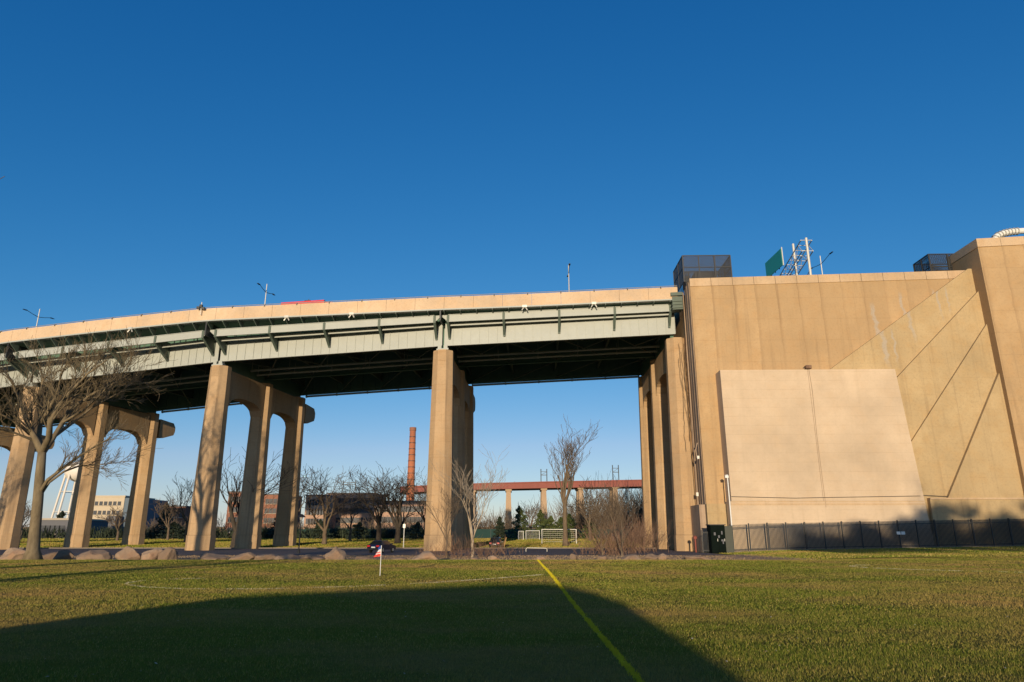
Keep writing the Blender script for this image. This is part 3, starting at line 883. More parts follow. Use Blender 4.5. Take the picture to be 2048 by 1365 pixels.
# stepped slabs
tw = Q(1952, 478, 3.0)[0]         # tower left edge
u2 = UR
steps = [((1664, 736), (1950, 527), .9), ((1797, 752), (1959, 580), 1.4), ((1820, 888), (1982, 635), 1.8), ((1895, 999), (2003, 735), 2.3)]
for a, b_, pr in steps:
    p0 = Q(*a, pr); p1 = Q(*b_, pr)
    sl_ = (p1[1] - p0[1]) / (p1[0] - p0[0])
    zb = -1.0
    ub = p0[0] - (p0[1] - zb) / sl_
    ut = tw + .3
    zt = min(p1[1] + (ut - p1[0]) * sl_, ztop(ut) + 1.1)
    utt = p1[0] + (zt - p1[1]) / sl_
    if ub < 14: pts = [(14.0, zb), (ut, zb), (ut, zt)]; tail = [(14.0, p0[1] + (14.0 - p0[0]) * sl_)]
    else: pts = [(ub, zb), (ut, zb), (ut, zt)]; tail = []
    if tail and tail[0][1] < zb: tail = []
    if utt < ut - .05: pts.append((utt, zt))
    pts += tail
    poly_slab('stepped_slab', pts, 0.0, pr - .001 * len(pts), M['slab'])
# plinth on the right
pz = Q(1950, 999, 2.5)[1]
p0 = Q(1860, 999, 2.5)[0]
poly_slab('plinth', [(p0, -1), (UR, -1), (UR, pz), (p0, pz)], 1.0, 2.5, M['slab'])
poly_slab('ledge', [(p0, pz + .01), (tw, pz + .01), (tw, pz + .22), (p0, pz + .22)], 1.0, 2.62, M['coping'])
# tower
zt = Q(1952, 478, 3.0)[1]
m = MB(); m.prism([F(tw, 3.0, -1), F(UR, 3.0, -1), F(UR, 3.0, zt + 1.2), F(tw, 3.0, zt - 1.25)], (0, 7.0, 0)); m.build('tower', M['wall'], anch)
for k in range(10):
    u0 = tw - .08 + k * 3.3
    zz = lambda u: zt - 1.25 + (u - tw) * 2.45 / (UR - tw)
    m = MB(); m.prism([F(u0, 3.15, zz(u0)), F(u0 + 3.26, 3.15, zz(u0 + 3.26)), F(u0 + 3.26, 3.15, zz(u0 + 3.26) + 1.25), F(u0, 3.15, zz(u0) + 1.25)], (0, 7.1 if k == 0 else .7, 0))
    m.build('coping_panel', M['coping'], anch)
# protruding painted block
BP = 2.4
c = [Q(1440, 740, BP), Q(1790, 738, BP), Q(1857, 1036, BP), Q(1466, 1036, BP)]
zl = Q(1500, 1002, BP)[1]
def edge(a, b_, z): t = (z - a[1]) / (b_[1] - a[1]); return a[0] + (b_[0] - a[0]) * t
ul0, ur0 = c[0][0], c[1][0]
zc = (c[0][1] + c[1][1]) / 2
ulb = edge(c[0], c[3], -1); urb = edge(c[1], c[2], -1); ull = edge(c[0], c[3], zl); url = edge(c[1], c[2], zl)
um = (Q(1617, 745, BP)[0] + Q(1645, 995, BP)[0]) / 2
m = MB(); m.prism([F(ull, BP, zl), F(um - .02, BP, zl), F(um - .02, BP, zc), F(ul0, BP, zc)], (0, BP, 0)); m.build('painted_panel', M['patch'], anch)
m = MB(); m.prism([F(um + .02, BP, zl), F(url, BP, zl), F(ur0, BP, zc), F(um + .02, BP, zc)], (0, BP, 0)); m.build('painted_panel', M['patch'], anch)
m = MB(); m.prism([F(um - .03, BP - .08, zl), F(um + .03, BP - .08, zl), F(um + .03, BP - .08, zc - .05), F(um - .03, BP - .08, zc - .05)], (0, BP - .1, 0)); m.build('panel_joint', M['side'], anch)
m = MB(); m.prism([F(ull - .1, BP + .06, zl - .5), F(url + .05, BP + .06, zl - .5), F(url + .02, BP + .06, zl - .28), F(ull - .1, BP + .06, zl - .28)], (0, .3, 0))
m.prism([F(ull - .1, BP + .05, zl - .14), F(url + .05, BP + .05, zl - .14), F(url + .02, BP + .05, zl - .02), F(ull - .1, BP + .05, zl - .02)], (0, .3, 0))
m.build('ledge', M['coping'], anch)
m = MB(); m.prism([F(ull - .15, BP - .01, -1), F(urb, BP - .01, -1), F(url, BP - .01, zl - .01), F(ull - .15, BP - .01, zl - .01)], (0, BP - .01, 0)); m.build('painted_base', M['patch'], anch)
# conduit runs on ledge
m = MB()
m.tube([F(ull, BP + .12, zl + .55), F(ull + 8, BP + .12, zl + .35), F(um, BP + .12, zl + .42), F(url - .5, BP + .12, zl + .6)], .03, 5)
m.tube([F(url, 2.2, zl + .7), F(url + 6, 1.95, zl + .4), F(tw, 1.95, zl + .6)], .03, 5)
m.build('conduit', M['darkmetal'], anch)
# floodlight on top of painted block and its cable
uu, zz_ = Q(1617, 735, BP)
fl = thing('floodlight', AO + AT * uu - AN * (BP - .3) + Vector((0, 0, zc)), 'small brown floodlight at the top edge of the pale painted block', 'light', rz=-AA)
m = MB(); m.box(-.35, .35, -.35, .25, .12, .55); m.hexa([(-.4, -.36, .1), (.4, -.36, .1), (.4, -.36, .6), (-.4, -.36, .6)], [(-.3, -.5, .16), (.3, -.5, .16), (.3, -.5, .52), (-.3, -.5, .52)]); m.build('lamp_head', M['brush'], fl)
m = MB(); m.box(-.08, .08, -.05, .05, 0, .15); m.tube([(-.3, 0, .3), (-.55, 0, .35), (-.6, 0, .2)], .05, 5); m.build('mount', M['darkmetal'], fl)
m = MB(); m.tube([(0, -.36, .1), (.12, -.36, -3), (.0, -.36, -9), (.05, -.36, -18)], .02, 4); m.build('cable', M['side'], fl)
# white pipe / lamp at left edge of the painted block
pb = P(1463, 1046, 88.6); pt_ = P(1450, 955, 88.6)
wl = thing('wall_lamp_pole', (pb.x, 88.6, -0.2), 'slim white lamp pole standing at the left edge of the painted block', 'lamp post')
m = MB(); m.tube([(0, 0, -.2), (0, 0, 4), (-.02, 0, pt_.z + .2)], [.09, .08, .07], 8); m.build('pole', M['white'], wl)
m = MB(); m.box(-.35, .08, -.15, .15, pt_.z + .15, pt_.z + .4); m.hexa([(-.42, -.2, pt_.z + .4), (.1, -.2, pt_.z + .4), (.1, .2, pt_.z + .4), (-.42, .2, pt_.z + .4)], [(-.2, -.1, pt_.z + .55), (0, -.1, pt_.z + .55), (0, .1, pt_.z + .55), (-.2, .1, pt_.z + .55)]); m.build('lamp_head', M['white'], wl)
# conduits and fixtures on the side wall
m = MB()
m.tube([(-.35, 3.2, 28), (-.35, 3.3, 20), (-.5, 3.0, 16), (-.4, 3.2, 6), (-.4, 3.0, 3)], .035, 6)
m.tube([(-.3, 1.2, 13.8), (-.7, .8, 12.8), (-.5, .9, 11.5)], .07, 6)
m.build('conduit', M['side'], anch)
m = MB(); m.box(-.6, -.3, .6, .9, 11.6, 12.0); m.build('junction_box', M['galv'], anch)
m = MB(); m.box(-.6, -.3, 2.6, 2.9, 6.8, 7.3); m.build('junction_box', M['galv'], anch)
# vine / damaged edge on first pier
vm = MB(); rv = random.Random(3)
for k in range(9):
    pts = []; x = 25.0 + rv.uniform(-.6, 1.2); z = 29.5 - rv.uniform(0, 3)
    while z > 6 + rv.uniform(0, 9):
        pts.append((x, 96.92 + rv.uniform(-.03, .03), z)); x += rv.uniform(-.13, .17); z -= rv.uniform(.5, 1.0)
    if len(pts) > 2: vm.tube(pts, rv.uniform(.015, .04), 4)
vm.build('dead_vine', M['barkmid'], origin=(25, 97, 0), label='thin dead vine stems climbing the pier face beside the anchorage', cat='vine')

# cages on top
def cage(name, u0, u1, d0, d1, z0, z1, label, slope=0.0):
    base = AO + AT * u0 + AN * d0 + Vector((0, 0, z0))
    t = thing(name, base, label, 'cage', 'black mesh cages on top of the anchorage', rz=-AA)
    w, d, h = u1 - u0, d1 - d0, z1 - z0
    fm = MB(); nbay = max(2, int(w / 2.2))
    for yy in (0, d):
        for k in range(nbay + 1):
            x = w * k / nbay; fm.bar((x, yy, 0), (x, yy, h), .16, .16)
        for zz in (.1, h * .55, h): fm.bar((0, yy, zz), (w, yy, zz), .12, .12)
    for x in (0, w):
        for zz in (.1, h * .55, h): fm.bar((x, 0, zz), (x, d, zz), .12, .12)
        fm.bar((x, d / 2, 0), (x, d / 2, h), .14, .14)
    fm.build('frame', M['black'], t)
    ms = MB()
    for yy in (0.02, d):
        k = 0
        while k * .16 < w: ms.bar((k * .16, yy, 0), (k * .16, yy, h), .06, .02); k += 1
        k = 0
        while k * .16 < h: ms.bar((0, yy, k * .16), (w, yy, k * .16), .02, .06); k += 1
    for x in (0, w):
        k = 0
        while k * .16 < d: ms.bar((x, k * .16, 0), (x, k * .16, h), .02, .06); k += 1
        k = 0
        while k * .16 < h: ms.bar((x, 0, k * .16), (x, d, k * .16), .02, .06); k += 1
    k = 0
    while k * .3 < w: ms.bar((k * .3, 0, h), (k * .3, d, h), .05, .03); k += 1
    ms.build('mesh_wire', M['black'], t, kind='stuff')
    eq = MB(); eq.box(w * .3, w * .75, d * .3, d * .7, 0, h * .55); eq.box(w * .1, w * .2, d * .3, d * .6, 0, h * .4); eq.build('equipment', M['greywall'], t)
    return t
uA = Q(1378, 530, -1)[0]; uB = Q(1463, 530, -1)[0]
cage('mesh_cage', -.6, uB - .2, .7, 7, ztop(0) + 1.0, Q(1420, 511, -.7)[1], 'black mesh cage on top of the anchorage at its left corner')
uC = Q(1860, 530, -3)[0]; uD = Q(1935, 530, -3)[0]
cage('mesh_cage', uC, uD, 3.0, 7, ztop(uC) + .6, Q(1895, 508, -3)[1], 'smaller black mesh cage beside the higher tower block')
# sign gantry
def onl(x, y, Y): return P(x, y, Y)
GB = P(1600, 551, 104)
gan = thing('sign_gantry', (GB.x, 104, 36), 'galvanised truss gantry rising above the anchorage wall beside the green sign', 'sign gantry')
m = MB()
a0 = P(1592, 560, 112); a1 = P(1586, 488, 112); b0 = P(1627, 560, 104); b1 = P(1612, 476, 104)
GOr = (GB.x, 104, 36)
m.tube([Vector((b1.x, 104, 34)), b1], .21, 8); m.build('post', M['galv'], gan, GOr)
m = MB(); m.tube([Vector((a1.x, 112, 34)), a1], .21, 8); m.build('post', M['galv'], gan, GOr)
m = MB()
# truss chords run away from the viewer (across the roadway)
zt1 = b1.z - .4
dirv = Vector((a1.x - b1.x, 8, 0))
far = Vector((b1.x, 104, 0)) + dirv * 3.2
for sx in (-.9, .9):
    for zz in (zt1, zt1 - 1.9):
        m.bar(Vector((b1.x + sx, 104, zz)), Vector((far.x + sx, far.y, zz)), .13, .13)
for k in range(12):
    t0, t1 = k / 12, (k + 1) / 12
    A = Vector((b1.x, 104, 0)).lerp(Vector((far.x, far.y, 0)), t0); B = Vector((b1.x, 104, 0)).lerp(Vector((far.x, far.y, 0)), t1)
    for sx in (-.9, .9):
        m.bar(Vector((A.x + sx, A.y, zt1 if k % 2 else zt1 - 1.9)), Vector((B.x + sx, B.y, zt1 - 1.9 if k % 2 else zt1)), .08, .08)
    m.bar(Vector((A.x - .9, A.y, zt1)), Vector((A.x + .9, A.y, zt1)), .08, .08)
    m.bar(Vector((A.x - .9, A.y, zt1 - 1.9)), Vector((A.x + .9, A.y, zt1 - 1.9)), .08, .08)
m.build('truss', M['galv'], gan, GOr)
m = MB()
for zz in (36.5, 39.5, 42.2):
    m.bar(Vector((b1.x, 104, zz)), Vector((a1.x, 112, zz + 1.2)), .1, .1); m.bar(Vector((a1.x, 112, zz)), Vector((b1.x, 104, zz + 1.2)), .1, .1)
m.build('cross_brace', M['galv'], gan, GOr)
c1 = P(1561, 497, 113.5); c0 = P(1530, 527, 120.5)
zsb = P(1568, 530, 113.5).z; ztr = c1.z
sgn = thing('road_sign', (c1.x, c1.y, zsb), 'green highway sign seen edge-on, hung on the gantry above the wall', 'sign')
m = MB()
pa = Vector((c0.x, 120.5, zsb)); pb2 = Vector((c1.x, 113.5, zsb)); H = ztr - zsb
dd = (pb2 - pa).normalized(); nn = Vector((dd.y, -dd.x, 0))
m.prism([pa, pb2, pb2 + Vector((0, 0, H)), pa + Vector((0, 0, H))], nn * -.12)
m.build('sign_panel', M['signgreen'], sgn, (c1.x, c1.y, zsb))
m = MB()
for k in range(5):
    q = pa.lerp(pb2, k / 4); m.bar(q - nn * .22 + Vector((0, 0, -.1)) , q - nn * .22 + Vector((0, 0, H + .15)), .12, .14)
m.build('frame', M['steeldark'], sgn, (c1.x, c1.y, zsb))
m = MB(); m.box(c1.x + .06, c1.x + .22, 113.3, 113.48, zsb - .1, ztr + .2); m.build('edge_post', M['galv'], sgn, (c1.x, c1.y, zsb))
# ribbed duct on tower
uT0 = Q(1985, 474, 1.0); uT1 = Q(2075, 466, 1.0)
DB = AO + AT * uT0[0] - AN * 1.0 + Vector((0, 0, uT0[1]))
dct = thing('cable_duct', DB, 'pale ribbed duct bending over the top of the right tower', 'duct', rz=-AA)
dctpts = [(0, 0, -.8), (.6, 0, .1), (1.6, 0, .55), (2.8, 0, .8), (4.2, 0, .9), (7.5, 0, 1.0), (10, 0, 1.1)]
m = MB(); m.tube(dctpts, .42, 10); m.build('duct', M['white'], dct)
for k in range(9):
    t = k / 9 * 4.2; i = 0
    m = MB()
    q = Vector(dctpts[0]).lerp(Vector(dctpts[1]), 0)
    L = 0.35 + k * .48
    acc = 0
    for a_, b_ in zip(dctpts[:-1], dctpts[1:]):
        a_, b_ = Vector(a_), Vector(b_); l_ = (b_ - a_).length
        if acc + l_ > L: q = a_.lerp(b_, (L - acc) / l_); d_ = (b_ - a_).normalized(); break
        acc += l_
    m.tube([q - d_ * .06, q + d_ * .06], .56, 10); m.build('rib', M['galv'], dct)

# deck lamps: pole with two arms set across the road
def deck_lamp(px, ytop, Y, half, ang, zb, label):
    t_ = P(px, ytop, Y)
    t = thing('street_lamp', (t_.x, Y, zb), label, 'street lamp', 'street lamps on the highway deck', rz=-R(ang))
    h = t_.z - zb
    m = MB(); m.tube([(0, 0, 0), (0, 0, h * .5), (0, 0, h)], [.14, .11, .08], 8); m.build('pole', M['galv'], t)
    for sg in (-1, 1):
        m = MB(); m.tube([(0, 0, h - 1.6), (0, sg * half * .4, h - 1.35), (0, sg * half * .8, h - 1.0)], [.06, .05, .05], 6); a = m.build('arm', M['darkmetal'], t)
        m = MB(); m.hexa([(-.16, sg * half * .8, h - 1.08), (.16, sg * half * .8, h - 1.08), (.16, sg * half * 1.05, h - 1.04), (-.16, sg * half * 1.05, h - 1.04)],
                         [(-.1, sg * half * .8, h - .93), (.1, sg * half * .8, h - .93), (.08, sg * half * 1.05, h - .97), (-.08, sg * half * 1.05, h - .97)])
        m.build('lamp_head', M['darkmetal'], a)
    return t
deck_lamp(80, 618, 122, 3.0, 17, 29.5, 'twin-armed street lamp on the far left of the bridge deck')
deck_lamp(534, 568, 114, 3.0, 8, 31.5, 'twin-armed street lamp on the bridge beside the red vehicle')
deck_lamp(1137, 530, 112, 3.0, 1.5, 34, 'street lamp seen end-on above the right part of the bridge')
deck_lamp(1640, 512, 118, 4.2, -3.0, 37, 'twin-armed street lamp behind the sign gantry on the anchorage')
# warning light cluster on parapet over second pier
pc = P(403, 612, 98.2)
wc = thing('camera_mast', (pc.x, 98.2, pc.z - .6), 'small equipment mast clamped on the parapet above the arched pier', 'camera')
m = MB(); m.tube([(0, 0, -.8), (0, 0, 1.2)], .07, 6); m.build('pole', M['galv'], wc)
m = MB(); m.box(-.6, -.15, -.3, .1, .1, .45); m.box(.15, .6, -.3, .1, .0, .35); m.box(-.5, .5, -.08, .08, .2, .28); m.box(-.2, .2, -.3, .1, .35, .75); m.build('housing', M['darkmetal'], wc)

# red vehicle on the deck
q = E(92, 0, 0)
def find_s(x, off, dz):
    best = (1e9, 0)
    for k in range(int(cum[-1] * 5)):
        s = k * .2; w = E(s, off, dz); fx = 1024 + 1365 * (w.x / (w.y * CP + (w.z - EYE) * SP))
        best = min(best, (abs(fx - x), s))
    return best[1]
s = find_s(617, -3.5, 7)
w0 = E(s, -3.0, 5.0); nrm = fr(s)[1]
top = P(617, 600.5, w0.y).z
bt = thing('box_truck', (w0.x, w0.y, top - 3.75), 'red box truck of which only the roof shows above the parapet', 'truck', rz=math.atan2(-nrm.x, -nrm.y) * -1)
m = MB()
m.hexa([(-4.2, -1.2, .6), (3.2, -1.2, .6), (3.2, 1.2, .6), (-4.2, 1.2, .6)], [(-4.1, -1.15, 3.15), (3.1, -1.15, 3.3), (3.1, 1.15, 3.3), (-4.1, 1.15, 3.15)]); m.build('cargo_box', M['red'], bt)
m = MB(); m.hexa([(3.25, -1.1, .5), (5.0, -1.1, .5), (5.0, 1.1, .5), (3.25, 1.1, .5)], [(3.25, -1.05, 2.9), (4.5, -1.0, 2.9), (4.5, 1.0, 2.9), (3.25, 1.05, 2.9)]); m.build('cab', M['red'], bt)
m = MB(); m.box(-.5, .5, -.5, .5, 3.24, 3.6); m.tube([(0, 0, 3.5), (0, 0, 3.95)], .06, 5); m.build('roof_unit', M['darkmetal'], bt)
for xx in (-2.8, 3.9):
    for yy in (-1.05, 1.05):
        m = MB(); m.tube([(xx, yy - .14, .5), (xx, yy + .14, .5)], .5, 14); m.build('wheel', M['rubber'], bt)

# ------------------------------------------------------------------ iron fence along the anchorage
FY = 88.0
fo = Vector((29.0, FY, 0))
fence = thing('iron_fence', (fo.x, fo.y, gz(29, FY)), 'tall black iron picket fence in front of the anchorage wall', 'fence')
x0 = P(1464, 1100, FY).x; FO = (fo.x, fo.y, gz(29, FY))
pk = MB(); xx = x0
def fz(x): return gz(x, FY)
while x0 <= xx < 84:
    z = fz(xx); pk.box(xx - .032, xx + .032, FY - .022, FY + .022, z + .1, z + 3.25); xx += .15
pk.build('pickets', M['black'], fence, FO, kind='stuff')
xx = x0; k = 0
while xx < 84:
    z = fz(xx); m = MB(); m.box(xx - .07, xx + .07, FY - .07, FY + .07, z - .2, z + 3.35); m.build('post', M['black'], fence, FO)
    xn = xx + 2.32; z2 = fz(xn)
    for h in (.25, 2.85):
        m = MB()
        m.hexa([(xx + .07, FY - .035, z + h), (xx + .07, FY + .035, z + h), (xx + .07, FY + .035, z + h + .08), (xx + .07, FY - .035, z + h + .08)],
               [(xn - .07, FY - .035, z2 + h), (xn - .07, FY + .035, z2 + h), (xn - .07, FY + .035, z2 + h + .08), (xn - .07, FY - .035, z2 + h + .08)])
        m.build('rail', M['black'], fence, FO)
    xx = xn
for i, px in enumerate((1797, 1806)):
    w = P(px, 1066, FY - .1); m = MB(); m.box(-.24, .24, -.01, .01, -.18, .18)
    m.build('notice_sign', M['white'], at=(w.x, FY - .12, w.z), label=('small white notice on the black fence, left of the pair', 'small white notice on the black fence, right of the pair')[i], cat='sign', group='white notices on the fence')
# low concrete kerb under the fence
m = MB(); xx = x0 - .5
while xx < 84:
    m.hexa([(xx, FY - .2, fz(xx) - .3), (xx + 2.3, FY - .2, fz(xx + 2.3) - .3), (xx + 2.3, FY + .2, fz(xx + 2.3) - .3), (xx, FY + .2, fz(xx) - .3)],
           [(xx, FY - .2, fz(xx) + .1), (xx + 2.3, FY - .2, fz(xx + 2.3) + .1), (xx + 2.3, FY + .2, fz(xx + 2.3) + .1), (xx, FY + .2, fz(xx) + .1)]); xx += 2.32
m.build('fence_kerb', M['kerb'], kind='structure')
# cabinet / gate at the fence's left end
cb = P(1437, 1103, 87.5)
cab = thing('utility_cabinet', (cb.x, 87.5, gz(cb.x, 87.5)), 'tall dark green metal utility cabinet with pale stickers at the left end of the fence', 'cabinet')
m = MB(); m.box(-1.0, .75, -.8, .8, 0, 3.3); m.build('body', M['greenbox'], cab)
m = MB(); m.box(.76, 1.7, -.75, .8, 0, 3.2); m.build('side_bay', M['greybox'], cab)
m = MB(); m.box(-1.1, .85, -.95, .9, 3.3, 3.4); m.build('roof', M['darkmetal'], cab)
for xa, xb in ((-.95, -.15), (-.1, .7)):
    m = MB(); m.box(xa, xb, -.86, -.8, .15, 3.15); d = m.build('door', M['greenbox'], cab)
    m = MB(); m.box(xb - .12, xb - .06, -.92, -.86, 1.4, 1.7); m.build('handle', M['galv'], d)
for (sx, sz, w, h) in ((-.65, 2.1, .22, .35), (-.15, 1.8, .2, .3), (.25, 2.2, .16, .4), (.2, 1.4, .3, .22), (.35, 1.1, .14, .3)):
    m = MB(); m.box(sx, sx + w, -.885, -.875, sz, sz + h); m.build('sticker', M['greywall'], cab)
gp = P(1418, 1100, 87.8)
gt = thing('fence_gate', (gp.x, 88.0, gz(gp.x, 88)), 'short black gate panel left of the dark green cabinet', 'gate')
m = MB(); m.box(-.75, -.65, -.05, .05, 0, 2.8); m.box(.5, .6, -.05, .05, 0, 3.0); m.build('post', M['black'], gt)
m = MB(); xx = -.6
while xx < .5: m.box(xx, xx + .04, -.02, .02, .1, 2.6); xx += .15
m.box(-.65, .5, -.03, .03, .3, .38); m.box(-.65, .5, -.03, .03, 2.4, 2.48); m.build('pickets', M['black'], gt)
bp = P(1388, 1100, 92)
bo = thing('bollard', (bp.x, 91, gz(bp.x, 91)), 'thin rusty red post with round cap beside the foot of the portal pier', 'post')
m = MB(); m.tube([(0, 0, -.2), (0, 0, 1.7)], .1, 8); m.build('post', M['redsteel'], bo)
m = MB(); m.tube([(0, 0, 1.7), (0, 0, 1.95), (0, 0, 2.1)], [.25, .25, .1], 8); m.build('cap', M['redsteel'], bo)

# ------------------------------------------------------------------ trees
def grow(r, base, H, r0, fork=.35, nmain=4, lean=(0, 0), spread=.75, dens=1.0, minr=.012, maxlev=5, up=.25, crown_w=1.0):
    """returns list of (points, radii, level)"""
    out = []
    def branch(p, d, L, rad, lev):
        n = 5 if lev < 2 else (4 if lev < 4 else 3)
        pts = [p.copy()]; rd = [rad]
        dd = d.copy(); q = p.copy()
        for i in range(n):
            wob = .16 + .05 * lev
            dd = (dd + Vector((r.uniform(-wob, wob), r.uniform(-wob, wob), r.uniform(-wob * .5, wob * .7) + up * .18))).normalized()
            q = q + dd * (L / n)
            pts.append(q.copy()); rd.append(max(minr, rad * (1 - .62 * (i + 1) / n)))
        out.append((pts, rd, lev))
        if lev >= maxlev: return
        nc = max(2, int((4.6 if lev < 2 else 4.2 if lev < 4 else 3.2) * dens + r.uniform(-.6, .6)))
        for k in range(nc):
            t = .28 + .72 * (k + r.uniform(.2, .9)) / nc if lev > 0 else .35 + .65 * (k + .5) / nc
            t = min(t, .99)
            f = t * n; i = min(int(f), n - 1); pp_ = pts[i].lerp(pts[i + 1], f - i)
            loc = (pts[i + 1] - pts[i]).normalized()
            az = r.uniform(0, 2 * math.pi)
            side = loc.orthogonal().normalized(); side = Matrix.Rotation(az, 3, loc) @ side
            ang = spread * r.uniform(.55, 1.1)
            nd = (loc * math.cos(ang) + side * math.sin(ang) * crown_w + Vector((0, 0, up * .5))).normalized()
            rr = max(minr, rd[i] * r.uniform(.45, .68))
            branch(pp_, nd, L * r.uniform(.5, .76), rr, lev + 1)
    trunkH = H * fork
    tp = [Vector(base)]; tr = [r0 * 1.45]
    n = 6
    for i in range(n):
        t = (i + 1) / n
        tp.append(Vector(base) + Vector((lean[0] * t + r.uniform(-.05, .05), lean[1] * t + r.uniform(-.05, .05), trunkH * t)))
        tr.append(r0 * (1.1 - .3 * t) if i else r0 * 1.12)
    out.append((tp, tr, 0))
    for k in range(nmain):
        az = 2 * math.pi * (k + r.uniform(-.3, .3)) / nmain
        ang = spread * r.uniform(.35, .8) if k else .08
        d = Vector((math.cos(az) * math.sin(ang) * crown_w, math.sin(az) * math.sin(ang) * crown_w, math.cos(ang)))
        branch(tp[-1] - Vector((0, 0, r.uniform(0, trunkH * .18))), d, (H - trunkH) * r.uniform(.5, .68), r0 * r.uniform(.45, .68), 1)
    return out
def tree_obj(name, segs, base, mat, label, group=None, trunk_sides=10, min_sides=3):
    t = thing(name, base, label, 'tree', group)
    tm, bm_ = MB(), MB()
    for pts, rd, lev in segs:
        if lev == 0: tm.tube(pts, rd, trunk_sides)
        elif lev == 1: bm_.tube(pts, rd, 6, False)
        else: bm_.tube(pts, rd, 4 if lev == 2 else min_sides, False)
    tm.build('trunk', mat, t, base, smooth=True)
    bm_.build('branches', mat, t, base, smooth=True)
    return t
def simple_tree(px, py, Y, pytop, r0, mat, label, seed, group='bare trees beyond the bridge', z=None, **kw):
    r = random.Random(seed)
    w = P(px, py, Y); b_ = Vector((w.x, Y, gz(w.x, Y) - .1 if z is None else z))
    H = (P(px, pytop, Y).z - b_.z)
    kw.setdefault('dens', 1.0)
    segs = grow(r, b_, H, r0, **kw)
    # normalise height
    zmax = max(p.z for s_ in segs for p in s_[0]); k = H / (zmax - b_.z)
    for s_ in segs:
        for p in s_[0]: p.z = b_.z + (p.z - b_.z) * k
    return tree_obj('bare_tree', segs, b_, mat, label, group)

# big left tree
def left_tree():
    r = random.Random(21)
    Y = 57.0
    pt = lambda x, y, dy=0: P(x, y, Y + dy)
    base = pt(65, 1119); base.z = gtrue(base.x, Y) - .1
    segs = []
    segs.append(([base, pt(66, 1100), pt(70, 1060), pt(76, 1000), pt(80, 950), pt(84, 905)], [.80, .50, .42, .39, .37, .32], 0))
    mains = [
        ([pt(84, 905), pt(72, 880), pt(62, 862), pt(52, 838, .5), pt(40, 800, 1), pt(22, 760, 1), pt(5, 735, 1)], .30),
        ([pt(84, 905), pt(78, 872, 1), pt(83, 830, 2), pt(80, 790, 2), pt(86, 758, 2), pt(80, 730, 3)], .25),
        ([pt(86, 900), pt(98, 875, -1), pt(100, 845, -2), pt(115, 815, -2), pt(140, 785, -2), pt(175, 748, -2), pt(215, 720, -2)], .28),
        ([pt(86, 905), pt(104, 880, 1), pt(125, 845, 2), pt(150, 812, 3), pt(190, 785, 3), pt(225, 768, 4), pt(248, 756, 4)], .26),
        ([pt(80, 985), pt(95, 960, -.5), pt(115, 945, -1), pt(140, 925, -1), pt(165, 908, -1), pt(190, 892, -1), pt(222, 875, -1)], .17),
        ([pt(80, 992, 0), pt(98, 965, .3), pt(128, 943, .6), pt(158, 932, 1), pt(180, 930, 1), pt(215, 928, 1), pt(250, 922, 1)], .13),
        ([pt(60, 868), pt(40, 850, -1), pt(15, 835, -2), pt(-15, 820, -3), pt(-45, 790, -3)], .15),
        ([pt(66, 880), pt(40, 870, -1), pt(10, 858, -2), pt(-20, 850, -2)], .12),
        ([pt(82, 845, 1), pt(108, 800, 0), pt(118, 775, 0), pt(122, 748, 0), pt(138, 722, 0)], .16),
        ([pt(125, 845, 2), pt(165, 822, 1), pt(200, 790, 1), pt(232, 755, 1), pt(255, 738, 1)], .12),
        ([pt(100, 845, -2), pt(128, 790, -1), pt(162, 752, 0), pt(184, 726, 0)], .12),
        ([pt(84, 905), pt(110, 872, 3), pt(140, 850, 5), pt(185, 815, 6), pt(220, 795, 7), pt(252, 780, 7)], .18)]
    ns = 0
    def twig(p, d, L, rad, lev):
        n = 4; pts = [p.copy()]; rd = [rad]; dd = d.copy(); q = p.copy()
        for i in range(n):
            dd = (dd + Vector((r.uniform(-.2, .2), r.uniform(-.2, .2), r.uniform(-.1, .22)))).normalized()
            q = q + dd * L / n; pts.append(q.copy()); rd.append(max(.012, rad * (1 - .7 * (i + 1) / n)))
        segs.append((pts, rd, lev))
        if lev >= 4: return
        for k in range(r.randint(4, 6)):
            t = r.uniform(.2, .98) * n; i = min(int(t), n - 1)
            loc = (pts[i + 1] - pts[i]).normalized(); side = Matrix.Rotation(r.uniform(0, 6.28), 3, loc) @ loc.orthogonal().normalized()
            a = r.uniform(.35, .8)
            twig(pts[i].lerp(pts[i + 1], t - i), (loc * math.cos(a) + side * math.sin(a) + Vector((0, 0, .12))).normalized(), L * r.uniform(.45, .75), max(.012, rd[i] * .6), lev + 1)
    for pts, rad in mains:
        n = len(pts) - 1
        rd = [max(.02, rad * (1 - .85 * i / n)) for i in range(n + 1)]
        # jitter and subdivide
        segs.append((pts, rd, 1))
        total = sum((pts[i + 1] - pts[i]).length for i in range(n))
        for k in range(int(total * 1.6) + 2):
            t = r.uniform(.22, 1.0) * n; i = min(int(t), n - 1)
            loc = (pts[i + 1] - pts[i]).normalized(); side = Matrix.Rotation(r.uniform(0, 6.28), 3, loc) @ loc.orthogonal().normalized()
            a = r.uniform(.4, .85)
            twig(pts[i].lerp(pts[i + 1], t - i), (loc * math.cos(a) + side * math.sin(a) + Vector((0, 0, .15))).normalized(), r.uniform(1.1, 2.7), max(.015, rd[i] * .42), 2)
    t = tree_obj('bare_tree', segs, base, M['bark'], 'large bare grey-barked tree at the far left, in front of the arched piers')
left_tree()

